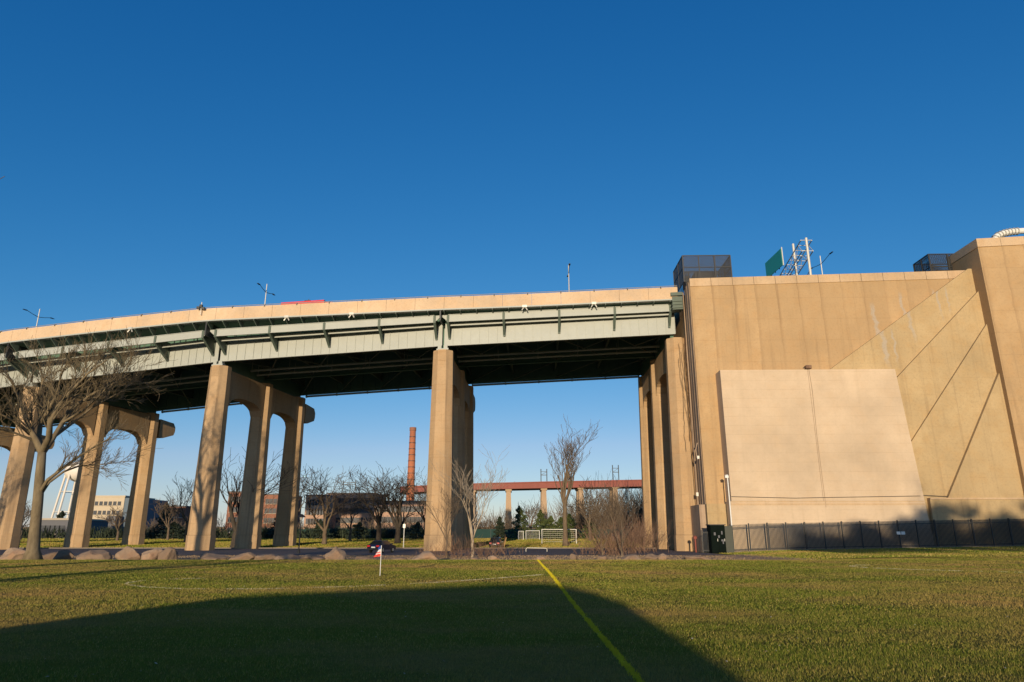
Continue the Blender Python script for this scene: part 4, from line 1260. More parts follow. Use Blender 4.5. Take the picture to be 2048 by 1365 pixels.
T = simple_tree
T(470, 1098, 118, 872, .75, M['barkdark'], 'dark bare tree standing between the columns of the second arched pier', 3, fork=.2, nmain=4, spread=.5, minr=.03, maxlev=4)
T(372, 1075, 150, 945, .3, M['barkmid'], 'slim bare tree just left of the branch-shadowed pier column', 4, fork=.35, nmain=4, spread=.6, minr=.03, maxlev=4)
T(648, 1087, 135, 925, .42, M['barkmid'], 'wide bare tree with pale forked trunk right of the black lamp post', 5, fork=.2, nmain=5, spread=.85, minr=.03, maxlev=4, crown_w=1.2)
T(585, 1080, 160, 935, .35, M['barkmid'], 'bare tree showing between the second pier and its far column', 6, fork=.3, nmain=4, spread=.8, minr=.035, maxlev=4)
T(757, 1080, 150, 930, .55, M['barkdark'], 'dark spreading bare tree left of the brick chimney, the left one of two', 7, fork=.25, nmain=5, spread=.9, minr=.035, maxlev=4, crown_w=1.25, dens=1.1)
T(795, 1088, 140, 928, .6, M['barkdark'], 'dark spreading bare tree left of the brick chimney, the right one of two', 8, fork=.22, nmain=5, spread=.85, minr=.03, maxlev=4, crown_w=1.1, dens=1.1)
T(700, 1078, 165, 975, .3, M['barkmid'], 'smaller bare tree in front of the brick building', 9, fork=.3, nmain=4, spread=.8, minr=.035, maxlev=4)
T(852, 1078, 170, 930, .4, M['barkdark'], 'dark bare tree just left of the middle pier', 10, fork=.3, nmain=4, spread=.85, minr=.035, maxlev=4)
T(945, 1108, 72, 893, .15, M['barkpale'], 'pale slender tree with fine twigs in front of the middle pier shade', 11, fork=.22, nmain=5, spread=.5, minr=.012, maxlev=4, group=None)
T(893, 1110, 70, 955, .10, M['barkmid'], 'thin young tree in front of the sunlit middle pier face', 12, fork=.25, nmain=4, spread=.6, minr=.011, maxlev=4, group=None)
T(1131, 1083, 128, 828, .42, M['barkmid'], 'tall narrow bare tree standing behind the white goal', 13, fork=.40, nmain=6, spread=.5, minr=.022, maxlev=5, crown_w=.7, up=.5, dens=.85)
T(1205, 1106, 80, 985, .12, M['barkmid'], 'young multi-stemmed tree left of the brown brush', 14, fork=.1, nmain=5, spread=.5, minr=.012, maxlev=4, group=None)
T(1243, 1108, 76, 948, .11, M['barkmid'], 'upright young tree beside the portal pier', 15, fork=.12, nmain=4, spread=.45, minr=.011, maxlev=4, group=None)
T(1180, 1080, 170, 950, .3, M['barkmid'], 'bare tree under the red railway girder, right of the goal', 16, fork=.3, nmain=4, spread=.8, minr=.035, maxlev=4)
T(505, 1080, 175, 980, .3, M['barkmid'], 'bare tree behind the second column row of the arched pier', 17, fork=.3, nmain=4, spread=.8, minr=.035, maxlev=4)
T(235, 1075, 170, 1010, .3, M['barkmid'], 'bare tree in front of the beige building', 18, fork=.3, nmain=4, spread=.8, minr=.035, maxlev=4)
T(335, 1078, 180, 990, .3, M['barkmid'], 'bare tree between the two left piers', 19, fork=.3, nmain=4, spread=.8, minr=.035, maxlev=4)
T(40, 1078, 180, 1000, .3, M['barkmid'], 'bare tree behind the far left pier', 20, fork=.3, nmain=4, spread=.8, minr=.035, maxlev=4)
T(1060, 1078, 200, 1000, .3, M['barkmid'], 'distant bare tree behind the evergreen shrubs', 22, fork=.3, nmain=4, spread=.8, minr=.04, maxlev=4)

# trees outside the picture, whose shadows fall into it
def off_tree(x, y, H, r0, seed, label, mat='bark', **kw):
    r = random.Random(seed); b_ = Vector((x, y, gz(x, y) - .1))
    segs = grow(r, b_, H, r0, **kw)
    zmax = max(p.z for s_ in segs for p in s_[0]); k = H / (zmax - b_.z)
    for s_ in segs:
        for p in s_[0]: p.z = b_.z + (p.z - b_.z) * k
    return tree_obj('bare_tree', segs, b_, M[mat], label, 'bare trees beside the field')
off_tree(-51.9, 45, 31, .6, 31, 'tall bare tree left of the field, first from the bridge', fork=.3, nmain=5, spread=.6, maxlev=5, minr=.03)
off_tree(-86.4, 45, 27, .5, 32, 'tall bare tree left of the field, second from the bridge', fork=.3, nmain=5, spread=.6, maxlev=4, minr=.02)
off_tree(-86, 85, 20, .5, 37, 'bare tree beside the far left pier', fork=.3, nmain=5, spread=.7, maxlev=4, minr=.02)
off_tree(-33, 5, 17, .5, 33, 'bare tree left of the field near the unseen building', fork=.25, nmain=5, spread=.8, maxlev=4, minr=.02)
off_tree(-25, -6, 14, .4, 34, 'bare tree beside the unseen building', fork=.25, nmain=5, spread=.8, maxlev=4, minr=.02)
off_tree(40, -40, 22, .5, 35, 'bare tree behind the field on the right', fork=.3, nmain=5, spread=.8, maxlev=4, minr=.03)

# conifers: leaf clump crowns
def clump_crown(mb, r, c, rx, rz_, n, s):
    for k in range(n):
        while True:
            v = Vector((r.uniform(-1, 1), r.uniform(-1, 1), r.uniform(-1, 1)))
            if v.length < 1: break
        p = Vector((c[0] + v.x * rx, c[1] + v.y * rx, c[2] + v.z * rz_))
        a = Vector((r.gauss(0, 1), r.gauss(0, 1), r.gauss(0, 1))).normalized() * s * r.uniform(.6, 1.3)
        b_ = a.orthogonal().normalized() * s * r.uniform(.5, 1)
        mb.add([p - a, p + b_, p + a, p - b_ * .6], [(0, 1, 2), (0, 2, 3)])
def conifer(x, y, z, H, w, seed, label, mat='evergreen', n=1600, trunk=.12, shape=1.0, group='evergreen shrubs behind the field', name='evergreen_shrub', s=.22):
    r = random.Random(seed)
    t = thing(name, (x, y, z), label, 'shrub' if H < 9 else 'tree', group)
    m = MB(); m.tube([(x, y, z - .2), (x, y, z + H * .8)], [trunk * 1.5, trunk * .4], 6); m.build('trunk', M['barkmid'], t, (x, y, z))
    m = MB()
    lobes = [(r.uniform(.0, .35), r.uniform(0, 6.28)) for _ in range(7)]
    for k in range(n):
        h = r.random() ** .8; lob = lobes[int(h * 6.99)]
        rad = w * (1 - h) ** (.7 * shape) * (0.35 + .65 * math.sqrt(r.random())) * (1 + .35 * math.sin(h * 31 + seed))
        a = r.uniform(0, 6.28)
        p = Vector((x + math.cos(a) * rad + lob[0] * math.cos(lob[1]) * w * .5, y + math.sin(a) * rad, z + H * (.04 + .96 * h)))
        v1 = Vector((r.gauss(0, 1), r.gauss(0, 1), r.gauss(0, .6))).normalized() * s * r.uniform(.6, 1.4)
        v2 = v1.orthogonal().normalized() * s * r.uniform(.4, .9)
        m.add([p - v1, p + v2, p + v1, p - v2 * .6], [(0, 1, 2), (0, 2, 3)])
    m.build('crown', M[mat], t, (x, y, z))
    return t
for i, (px, top, w, Y, lab, mt) in enumerate((
    (1040, 1012, 2.9, 190, 'pointed evergreen shrub left of the white goal', 'evergreen'),
    (1083, 1020, 2.6, 192, 'tall evergreen shrub behind the white goal, the left one', 'evergreen'),
    (1100, 1032, 3.2, 188, 'bushy evergreen shrub behind the white goal', 'evergreen'),
    (1140, 1028, 2.8, 194, 'evergreen shrub right behind the tall narrow tree', 'evergreen'),
    (1122, 1035, 3.0, 191, 'rounded evergreen shrub behind the tall narrow tree', 'evergreen'),
    (1000, 1034, 1.8, 196, 'small dark evergreen left of the pointed shrub', 'evergreendark'),
    (1180, 1040, 2.8, 193, 'low evergreen shrub right of the goal', 'evergreen'),
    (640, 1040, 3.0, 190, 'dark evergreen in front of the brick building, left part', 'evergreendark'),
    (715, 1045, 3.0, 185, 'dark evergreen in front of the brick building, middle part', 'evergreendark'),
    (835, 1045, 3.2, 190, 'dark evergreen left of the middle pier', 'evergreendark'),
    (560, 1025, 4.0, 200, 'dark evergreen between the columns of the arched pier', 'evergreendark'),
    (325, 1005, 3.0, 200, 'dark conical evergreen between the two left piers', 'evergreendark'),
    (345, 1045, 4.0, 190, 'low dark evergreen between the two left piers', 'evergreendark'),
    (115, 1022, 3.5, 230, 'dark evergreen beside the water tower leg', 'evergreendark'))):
    w0 = P(px, 1078, Y); z = gz(w0.x, Y)
    conifer(w0.x, Y, z, P(px, top, Y).z - z, w, 50 + i, lab, mt, n=1300, s=.3)
# crowns behind the camera to the right (shade the lower wall)
for i, (x, y, z0, H, w) in enumerate(((24, -64, 13.6, 3.0, 4.6), (31, -62, 13.5, 4.5, 5.0), (39, -58, 13.7, 6.0, 5.2), (48, -60, 13.2, 6.5, 5.6), (56, -56, 13.2, 6.0, 5.2), (64, -59, 13.2, 6.5, 5.5), (73, -57, 12.9, 6.5, 5.5))):
    x -= 4.5
    r = random.Random(90 + i)
    t = thing('pine_tree', (x, y, 0), ('pine tree behind the field, %s from the unseen building' % ('first', 'second', 'third', 'fourth', 'fifth', 'sixth', 'seventh')[i]), 'tree', 'pine trees behind the field')
    m = MB(); m.tube([(x, y, -.2), (x, y, z0 + H * .6)], [.35, .12], 8); m.build('trunk', M['barkmid'], t, (x, y, 0))
    m = MB()
    for k in range(26):
        a = r.uniform(0, 6.28); d = r.uniform(0, w * .9)
        clump_crown(m, r, (x + d * math.cos(a), y + d * math.sin(a), z0 + (r.uniform(.3, H * .6) if k < 18 else r.uniform(H * .4, H))), w * .34, H * .17, 150, .36)
    m.build('crown', M['evergreendark'], t, (x, y, 0))

# brush masses
def brush(name, spots, mat, label, h, seed, n, thick=.02, cat='brush'):
    r = random.Random(seed); m = MB(); o = spots[0]
    for k in range(n):
        a = r.choice(spots); x = a[0] + r.gauss(0, a[2]); y = a[1] + r.gauss(0, a[2] * .4); z = gz(x, y) - .1
        d = Vector((r.uniform(-.7, .7), r.uniform(-.4, .4), 1)).normalized(); L = h * r.uniform(.4, 1.1) * (a[3] if len(a) > 3 else 1)
        p = Vector((x, y, z)); pts = [p]
        for q in range(3):
            d = (d + Vector((r.uniform(-.25, .25), r.uniform(-.2, .2), r.uniform(-.15, .1)))).normalized(); p = p + d * L / 3; pts.append(p)
            if q < 2:
                for z_ in range(2):
                    e = (d + Vector((r.uniform(-.9, .9), r.uniform(-.6, .6), r.uniform(-.3, .6)))).normalized()
                    m.tube([p, p + e * L * .2, p + e * L * .38 + Vector((0, 0, r.uniform(-.1, .15) * L))], [thick * .7, thick * .6, thick * .4], 3, False)
        m.tube(pts, [thick, thick * .9, thick * .7, thick * .5], 3, False)
    return m.build(name, mat, origin=(o[0], o[1], 0), label=label, cat=cat, kind='stuff')
def sp(px, Y, s_, k=1.0): return (P(px, 1085, Y).x, Y, s_, k)
brush('thicket', [sp(1200, 84, 1.3, .7), sp(1225, 80, 1.0), sp(1250, 86, 1.4), sp(1268, 92, 1.4, 1.2), sp(1280, 100, 1.2, 1.1)], M['brush'], 'tangled brown brush beside the portal pier', 4.3, 60, 330, .02)
brush('thicket', [sp(870, 70, .8, .5), sp(920, 71, .8, .8), sp(960, 72, 1.0, .7), sp(985, 73, .9, .4), sp(1000, 84, 1.2, .5)], M['brush'], 'sparse brown twigs at the foot of the middle pier', 3.2, 61, 160, .014)
brush('far_thicket', [sp(x, 230, 6, k) for x, k in ((1185, .8), (1215, 1.1), (1250, 1.3), (1275, 1.2), (1150, .9), (1300, 1.0), (1010, .6), (980, .5))], M['barkmid'], 'hazy brown wood below the red railway viaduct', 15, 62, 900, .07, 'woodland')
brush('far_thicket', [sp(x, 235, 7, k) for x, k in ((330, .8), (360, .7), (300, .6), (480, .9), (520, .8), (620, .7), (700, .6), (760, .9), (820, .9), (60, .6), (90, .6), (225, .5))], M['barkmid'], 'bare brown wood in front of the brick buildings', 9, 63, 750, .07, 'woodland')
brush('hedge', [sp(x, 200, 4, 1) for x in range(20, 900, 40)], M['evergreendark'], 'low dark hedge along the far side of the park', 3.2, 64, 1500, .12, 'hedge')

# ------------------------------------------------------------------ boulders
def boulder(px, py, wpx, hpx, Y, label, seed, flat=1.0):
    import bmesh
    r = random.Random(seed)
    w0 = P(px, py, Y); k = Y / 1365 / 1.02
    w, h = wpx * k * 1.12, hpx * k
    bm = bmesh.new(); bmesh.ops.create_icosphere(bm, subdivisions=3, radius=1)
    dirs = [Vector((r.gauss(0, 1), r.gauss(0, 1), r.gauss(0, 1))).normalized() for _ in range(16)]
    cut = [r.uniform(.6, .85) for _ in dirs]
    for v in bm.verts:
        co = v.co.copy()
        for d, c_ in zip(dirs, cut):
            e = co.dot(d)
            if e > c_: co -= d * (e - c_) * .97
        co *= 1 + .07 * math.sin(co.x * 4 + seed * 2) * math.sin(co.z * 5 + seed) + .04 * math.sin(co.x * 9 + seed) * math.sin(co.y * 8 + seed) + .02 * r.uniform(-1, 1)
        v.co = Vector((co.x * w / 2 * 1.15, co.y * w / 2 * .8, co.z * h * .8))
    me = bpy.data.meshes.new('boulder'); bm.to_mesh(me); bm.free(); me.materials.append(M['rock'])
    o = bpy.data.objects.new('boulder', me); COL.objects.link(o)
    o.location = (w0.x, Y, gz(w0.x, Y) + h * .36); o.rotation_euler = (r.uniform(-.15, .15), r.uniform(-.16, .16), r.uniform(-.5, .5))
    tag(o, label, 'boulder', 'boulders along the field edge')
BL = [(-20, 1118, 44, 22, 'low grey boulder left of the big tree, at the picture edge'), (28, 1118, 52, 22, 'wide flat boulder just left of the big tree'), (100, 1117, 30, 17, 'small tan boulder just right of the big tree'),
      (124, 1117, 34, 20, 'rounded boulder, second to the right of the big tree'), (188, 1118, 56, 20, 'long low brown boulder below the middle column of the left pier'),
      (257, 1117, 40, 26, 'high rounded pinkish boulder between the left piers'), (300, 1117, 40, 22, 'boulder below the far column of the left pier'), (335, 1117, 32, 25, 'angular tall boulder left of the branch-shadowed pier'),
      (425, 1114, 60, 13, 'long flat boulder in front of the branch-shadowed pier column'), (484, 1114, 42, 15, 'low reddish boulder right of the branch-shadowed column'), (530, 1113, 44, 14, 'low boulder between the pier columns'),
      (580, 1114, 50, 13, 'long low boulder at the foot of the black lamp post'), (628, 1114, 44, 12, 'low sandy boulder right of the black lamp post'), (671, 1113, 34, 24, 'squarish orange boulder standing highest right of the lamp post'),
      (728, 1113, 34, 9, 'low flat stone beside the corner flag'), (852, 1114, 46, 16, 'smooth tan boulder at the left foot of the middle pier'), (800, 1114, 30, 7, 'small flat stone left of the middle pier'),
      (950, 1113, 20, 8, 'small stone right of the middle pier, the left one'), (990, 1113, 26, 9, 'small stone right of the middle pier, the right one'), (1080, 1112, 20, 9, 'small pinkish stone near the start of the yellow line'),
      (1146, 1112, 16, 14, 'short upright stone between yellow line and brush'), (1205, 1112, 22, 12, 'stone under the left of the brown brush'), (1262, 1110, 34, 12, 'stone under the brown brush, near its right'), (1300, 1108, 26, 10, 'pale stone left of the portal pier'),
      (1326, 1108, 16, 12, 'small dark stone before the portal pier'), (1396, 1108, 50, 8, 'long flat reddish slab of stone at the foot of the portal pier')]
for i, (x, y, w, h, lab) in enumerate(BL):
    boulder(x, y, w, h, 60.5 if x < 1290 else 66, lab, 200 + i)

# ------------------------------------------------------------------ cars
def make_car(loc, rz, mat, label, suv=False):
    t = thing('parked_car', loc, label, 'car', rz=rz)
    L, Wd, Hh = (4.5, 1.8, 1.45) if not suv else (4.5, 1.85, 1.75)
    # side profile (y forward), z up
    lo = [(-2.2, .35), (-2.25, .75), (-2.15, .98), (-1.2, 1.02), (1.0, .98), (1.9, .86), (2.2, .68), (2.25, .35)]
    m = MB()
    ring = []
    for xx, sc in ((-Wd / 2, .97), (-Wd / 2 + .12, 1.0), (Wd / 2 - .12, 1.0), (Wd / 2, .97)):
        ring.append([(xx, y * sc, .35 + (z - .35) * (sc if sc < 1 else 1)) for y, z in lo])
    n = len(lo)
    for a in range(3):
        for k in range(n):
            k2 = (k + 1) % n
            m.add([ring[a][k], ring[a][k2], ring[a + 1][k2], ring[a + 1][k]], [(0, 1, 2, 3)])
    m.add(ring[0], [tuple(range(n))]); m.add(ring[3], [tuple(range(n - 1, -1, -1))])
    m.build('body', mat, t)
    ct = (-1.75, -1.25 if not suv else -1.65, .35, 1.15)
    m = MB()
    zt, zb = Hh, .97
    bot = [(-Wd / 2 + .05, ct[0] - .1), (Wd / 2 - .05, ct[0] - .1), (Wd / 2 - .05, ct[3]), (-Wd / 2 + .05, ct[3])]
    top_ = [(-Wd / 2 + .25, ct[1]), (Wd / 2 - .25, ct[1]), (Wd / 2 - .25, ct[2]), (-Wd / 2 + .25, ct[2])]
    m.hexa([(x, y, zb) for x, y in bot], [(x, y, zt - .06) for x, y in top_]); m.build('windows', M['glass'], t)
    m = MB(); m.hexa([(x * 1.02, y, zt - .07) for x, y in top_], [(x * .9, y * .95, zt) for x, y in top_]); m.build('roof', mat, t)
    for sx in (-1, 1):
        for yy in (-1.35, 1.35):
            m = MB(); m.tube([(sx * (Wd / 2 - .2), yy, .33), (sx * (Wd / 2 + .01), yy, .33)], .33, 16); w = m.build('wheel', M['rubber'], t)
            m = MB(); m.tube([(sx * (Wd / 2 + .012), yy, .33), (sx * (Wd / 2 + .03), yy, .33)], .2, 12); m.build('rim', M['galv'], w)
        m = MB(); m.box(sx * .62 - .2, sx * .62 + .2, -2.31, -2.22, .72, .92); m.build('tail_light', M['taillight'], t)
        m = MB(); m.box(sx * .95 - .07, sx * .95 + .07, .8, 1.0, .98, 1.12); m.build('mirror', mat, t)
    m = MB(); m.box(-.26, .26, -2.29, -2.23, .6, .75); m.build('licence_plate', M['white'], t)
    m = MB(); m.box(-.85, .85, -2.32, -2.2, .36, .55); m.build('bumper', M['rubber'], t)
    return t
w0 = P(763, 1106, 90); make_car((w0.x, 90, gz(w0.x, 90) + .06), R(-17), M['bluecar'], 'dark blue car with lit-red tail lights behind the corner flag')
w0 = P(993, 1091, 119.5); make_car((w0.x, 119.5, gz(w0.x, 119.5) + .02), R(-8), M['darkcar'], 'dark car seen from behind, right of the middle pier', True)

# ------------------------------------------------------------------ corner flag
fp = P(760, 1150, 33.2)
Yf = 33.2
cf = thing('corner_flag', (fp.x, Yf, gtrue(fp.x, Yf)), 'white corner pole with a drooping red, white and blue flag', 'flag'); cf.scale = (.9, .9, .9)
m = MB(); m.tube([(0, 0, -.1), (0, 0, 1.5)], .018, 8); m.build('pole', M['white'], cf)
def flagpart(name, mat, rows):
    m = MB(); n = len(rows)
    for k in range(n):
        z, xl = rows[k]
        for q in range(6):
            t_ = q / 5; m.v.append((-xl * t_ - .02, .03 * math.sin(t_ * 7 + z * 6), z - .06 * t_))
    for k in range(n - 1):
        for q in range(5): m.f.append((k * 6 + q, k * 6 + q + 1, (k + 1) * 6 + q + 1, (k + 1) * 6 + q))
    b = len(m.v); m.v += [(x, y + .012, z) for x, y, z in m.v]
    m.f += [tuple(i + b for i in reversed(f)) for f in m.f[:(n - 1) * 5]]
    return m.build(name, mat, cf)
flagpart('flag_top', M['flagblue'], [(1.5, .10), (1.42, .16), (1.34, .12)])
flagpart('flag_middle', M['flagwhite'], [(1.338, .12), (1.27, .16), (1.2, .22)])
flagpart('flag_stripe', M['flagred'], [(1.198, .22), (1.15, .25)])
flagpart('flag_band', M['flagwhite'], [(1.148, .25), (1.1, .27)])
flagpart('flag_bottom', M['flagred'], [(1.098, .27), (1.0, .36), (.97, .38)])

# ------------------------------------------------------------------ goals
def goal(px0, px1, pyb, Y, h, d, label, r_=.06):
    a = P(px0, pyb, Y); b_ = P(px1, pyb, Y); w = b_.x - a.x; z = gz(a.x, Y)
    t = thing('football_goal', (a.x, Y, z), label, 'goal', 'white goals beyond the road')
    m = MB(); m.tube([(0, 0, 0), (0, 0, h)], r_, 8); m.build('post', M['white'], t)
    m = MB(); m.tube([(w, 0, 0), (w, 0, h)], r_, 8); m.build('post', M['white'], t)
    m = MB(); m.tube([(-.06, 0, h), (w + .06, 0, h)], r_, 8); m.build('crossbar', M['white'], t)
    m = MB(); m.bar((0, 0, h), (0, d * .4, h), .05, .05); m.bar((0, d * .4, h), (0, d, .05), .05, .05); m.bar((w, 0, h), (w, d * .4, h), .05, .05); m.bar((w, d * .4, h), (w, d, .05), .05, .05); m.bar((0, d, .05), (w, d, .05), .05, .05)
    m.build('back_frame', M['galv'], t)
    m = MB(); k = 0
    while k * .35 < w: m.bar((k * .35, d * .4, h), (k * .35, d, .05), .02, .02); k += 1
    for q in range(8):
        u = q / 7; m.bar((0, d * (.4 + .6 * u), h * (1 - u)), (w, d * (.4 + .6 * u), h * (1 - u)), .02, .02)
    m.build('net', M['galv'], t, kind='stuff')
goal(1084, 1153, 1084, 140, 2.7, 2.0, 'large white goal nearest to the tall narrow tree', .08)
goal(1052, 1079, 1077, 185, 2.3, 1.5, 'small white goal left of the large goal', .08)
goal(1037, 1047, 1077, 183, 2.2, 1.2, 'narrow white goal frame furthest left by the windscreen fence', .07)
# windscreen fence
Yw = 200
xa = P(470, 1077, Yw).x; xb = P(1262, 1077, Yw).x
wf = thing('windscreen_fence', (xa, Yw, gz(0, Yw)), 'long fence hung with dark green windscreen behind the goals', 'fence')
k = 0; xx = xa
while xx < xb:
    z = gz(xx, Yw); m = MB(); m.box(xx, xx + 5.95, Yw - .02, Yw + .02, z + .1, z + 2.6); m.build('screen_panel', M['windscreen'], wf, (xa, Yw, gz(0, Yw)))
    m = MB(); m.tube([(xx, Yw, z), (xx, Yw, z + 2.9)], .06, 6); m.build('post', M['darkmetal'], wf, (xa, Yw, gz(0, Yw))); xx += 6
w0 = P(1005, 1083, 123); m = MB(); m.prism([(0, 0, 0), (.35, 0, 0), (.75, .05, 1.75), (.6, .05, 1.75)], (0, .12, 0)); m.build('leaning_board', M['wood'], at=(w0.x, 121.5, gz(w0.x, 121.5)), label='tan wooden board leaning beside the dark car', cat='board')
w0 = P(1232, 1078, 165); m = MB(); m.box(-.9, .9, -.6, .6, 0, 1.9); m.box(-1, 1, -.7, .7, 1.9, 2.0); m.build('shed', M['greywall'], at=(w0.x, 165, gz(w0.x, 165)), label='small grey shed behind the young trees by the portal pier', cat='shed')
# black park lamp post
w0 = P(597, 1106, 86)
lp = thing('park_lamp', (w0.x, 86, gz(w0.x, 86)), 'black park lamp post with a flat capped lantern, before the arched pier', 'lamp post')
hl = P(597, 1028, 86).z - gz(w0.x, 86)
m = MB(); m.tube([(0, 0, -.1), (0, 0, .5), (0, 0, .6), (0, 0, hl - .7)], [.16, .14, .08, .06], 8); m.build('post', M['black'], lp)
m = MB(); m.tube([(0, 0, hl - .7), (0, 0, hl - .35)], [.14, .22], 8); m.build('lantern', M['galv'], lp)
m = MB(); m.tube([(0, 0, hl - .38), (0, 0, hl - .26), (0, 0, hl)], [.52, .45, .08], 12); m.build('cap', M['black'], lp)
# pale pole near the road (basketball/light)
w0 = P(807, 1091, 117.5)
pp_ = thing('white_pole', (w0.x, 117.5, gz(w0.x, 117.5)), 'thin pale pole with a small plate beside the road right of the blue car', 'pole')
m = MB(); m.tube([(0, 0, 0), (0, 0, 4.0)], .07, 6); m.build('pole', M['white'], pp_)
m = MB(); m.box(-.2, .2, -.08, -.05, 3.3, 3.9); m.build('plate', M['galv'], pp_)
w0 = P(1073, 1103, 95); m = MB(); m.tube([(-1.4, 0, 0), (-1.4, 0, .4), (-1.2, 0, .55), (1.2, 0, .5), (1.4, 0, .4), (1.4, 0, 0)], .035, 6); m.build('bike_rack', M['galv'], at=(w0.x, 95, gz(w0.x, 95)), label='low pale pipe rail standing on the asphalt behind the yellow line', cat='rail')

# ------------------------------------------------------------------ far buildings
def windows_grid(t, org, x0, x1, y, z0, z1, nx, nz, w, h, mat='windowdark', frame='trim'):
    for i in range(nx):
        for k in range(nz):
            cx = x0 + (x1 - x0) * (i + .5) / nx; cz = z0 + (z1 - z0) * (k + .5) / nz
            m = MB(); m.box(cx - w / 2, cx + w / 2, y - .12, y - .02, cz - h / 2, cz + h / 2); wn_ = m.build('window', M[mat], t, org)
            m = MB(); m.box(cx - w / 2 - .15, cx + w / 2 + .15, y - .2, y - .01, cz - h / 2 - .22, cz - h / 2 - .02); m.build('sill', M[frame], wn_, org)
def block(name, px0, px1, pyt, Y, depth, mat, label, cat='building', nx=0, nz=0, ww=1.4, wh=1.9, roof='greyroof', parapet=True):
    a = P(px0, pyt, Y); b_ = P(px1, pyt, Y); z = gz(a.x, Y) - .5; zt_ = a.z
    org = (a.x, Y, z)
    t = thing(name, org, label, cat)
    m = MB(); m.box(a.x, b_.x, Y, Y + depth, z, zt_); m.build('wall', M[mat], t, org)
    m = MB(); m.box(a.x - .2, b_.x + .2, Y - .2, Y + depth + .2, zt_ + .004, zt_ + .5); m.build('roof', M[roof], t, org)
    if nx: windows_grid(t, org, a.x + .8, b_.x - .8, Y, z + 1.0, zt_ - .6, nx, nz, ww, wh)
    return t, org, a.x, b_.x, z, zt_
block('brick_school', 612, 655, 992, 260, 25, 'brickpale', 'brick building wing behind the wide pale-trunked tree', nx=6, nz=4)
block('brick_school', 655, 750, 988, 275, 25, 'brickpale', 'long red brick building left of the chimney', nx=12, nz=4)
block('brick_school', 750, 852, 1004, 255, 25, 'brickpale', 'low brick building with tall windows below the chimney', nx=11, nz=3, ww=1.7)
block('brick_school', 528, 575, 990, 280, 20, 'brick', 'brick building showing between the arched pier columns', nx=5, nz=4)
block('brick_school', 458, 496, 985, 270, 22, 'brick', 'orange brick building left of the second pier column row', nx=4, nz=4)
block('brick_school', 300, 372, 1014, 285, 22, 'brick', 'dark red low brick building between the left piers', nx=8, nz=2, roof='greyroof')
block('grey_shed', 70, 137, 1040, 200, 20, 'greywall', 'low grey building with a pale roof edge below the water tower', nx=6, nz=1, ww=1.6, wh=2.2, roof='trim')
t, org, xa, xb, z, zt_ = block('office_building', 186, 250, 994, 240, 20, 'beige', 'pale beige office block between the left pier columns', nx=6, nz=4, ww=1.1, wh=1.3, roof='beige')
m = MB(); m.box(xb + .02, xb + 4.2, 240.2, 262, z, zt_ - .3); m.build('side_wing', M['blueface'], t, org)
m = MB(); m.box(xa + 8.2, xa + 11.2, 236, 240, z, z + 7.5); m.build('porch', M['greywall'], t, org)
# chimney
Yc = 300
a = P(826, 855, Yc); cz0 = gz(a.x, Yc)
ch = thing('brick_chimney', (a.x, Yc, cz0), 'tall tapering red brick chimney left of the middle pier', 'chimney')
Hc = a.z - cz0
m = MB(); m.tube([(0, 0, 0), (0, 0, Hc * .5), (0, 0, Hc - 1.6)], [2.1, 1.65, 1.32], 20); m.build('shaft', M['chimbrick'], ch, smooth=True)
m = MB(); m.tube([(0, 0, Hc - 1.6), (0, 0, Hc - 1.3), (0, 0, Hc)], [1.34, 1.5, 1.48], 20); m.build('crown', M['brick'], ch)
for k in range(9):
    zz = Hc * (.45 + .057 * k); m = MB(); rr = 2.1 + (1.32 - 2.1) * zz / Hc; m.tube([(0, 0, zz), (0, 0, zz + .25)], rr + .06, 20); m.build('iron_band', M['darkmetal'], ch)
# water tower
Yt = 290; a = P(163, 938, Yt); z0 = gz(a.x, Yt)
wt_ = thing('water_tower', (a.x, Yt, z0), 'white water tower on slanted legs behind the left pier', 'water tower')
Ht = a.z - z0
m = MB(); m.tube([(0, 0, Ht - 5.2), (0, 0, Ht - 4.2), (0, 0, Ht - 2), (0, 0, Ht + 1.0), (0, 0, Ht + 2.6), (0, 0, Ht + 3.4)], [2.0, 4.6, 5.9, 5.9, 3.6, .3], 24); m.build('tank', M['tank'], wt_, smooth=True)
for k in range(6):
    aa = k * math.pi / 3 + .3; m = MB(); m.tube([(5.4 * math.cos(aa), 5.4 * math.sin(aa), Ht - 2.5), (8.6 * math.cos(aa), 8.6 * math.sin(aa), 0)], .42, 8); m.build('leg', M['tank'], wt_)
m = MB(); m.tube([(0, 0, 0), (0, 0, Ht - 5)], .8, 10); m.build('riser', M['tank'], wt_)
m = MB()
for zz, rr in ((Ht * .35, 7.5), (Ht * .65, 6.5)):
    for k in range(6):
        a0_, a1_ = k * math.pi / 3 + .3, (k + 1) * math.pi / 3 + .3; m.bar((rr * math.cos(a0_), rr * math.sin(a0_), zz), (rr * math.cos(a1_), rr * math.sin(a1_), zz), .25, .25)
m.build('brace', M['tank'], wt_)

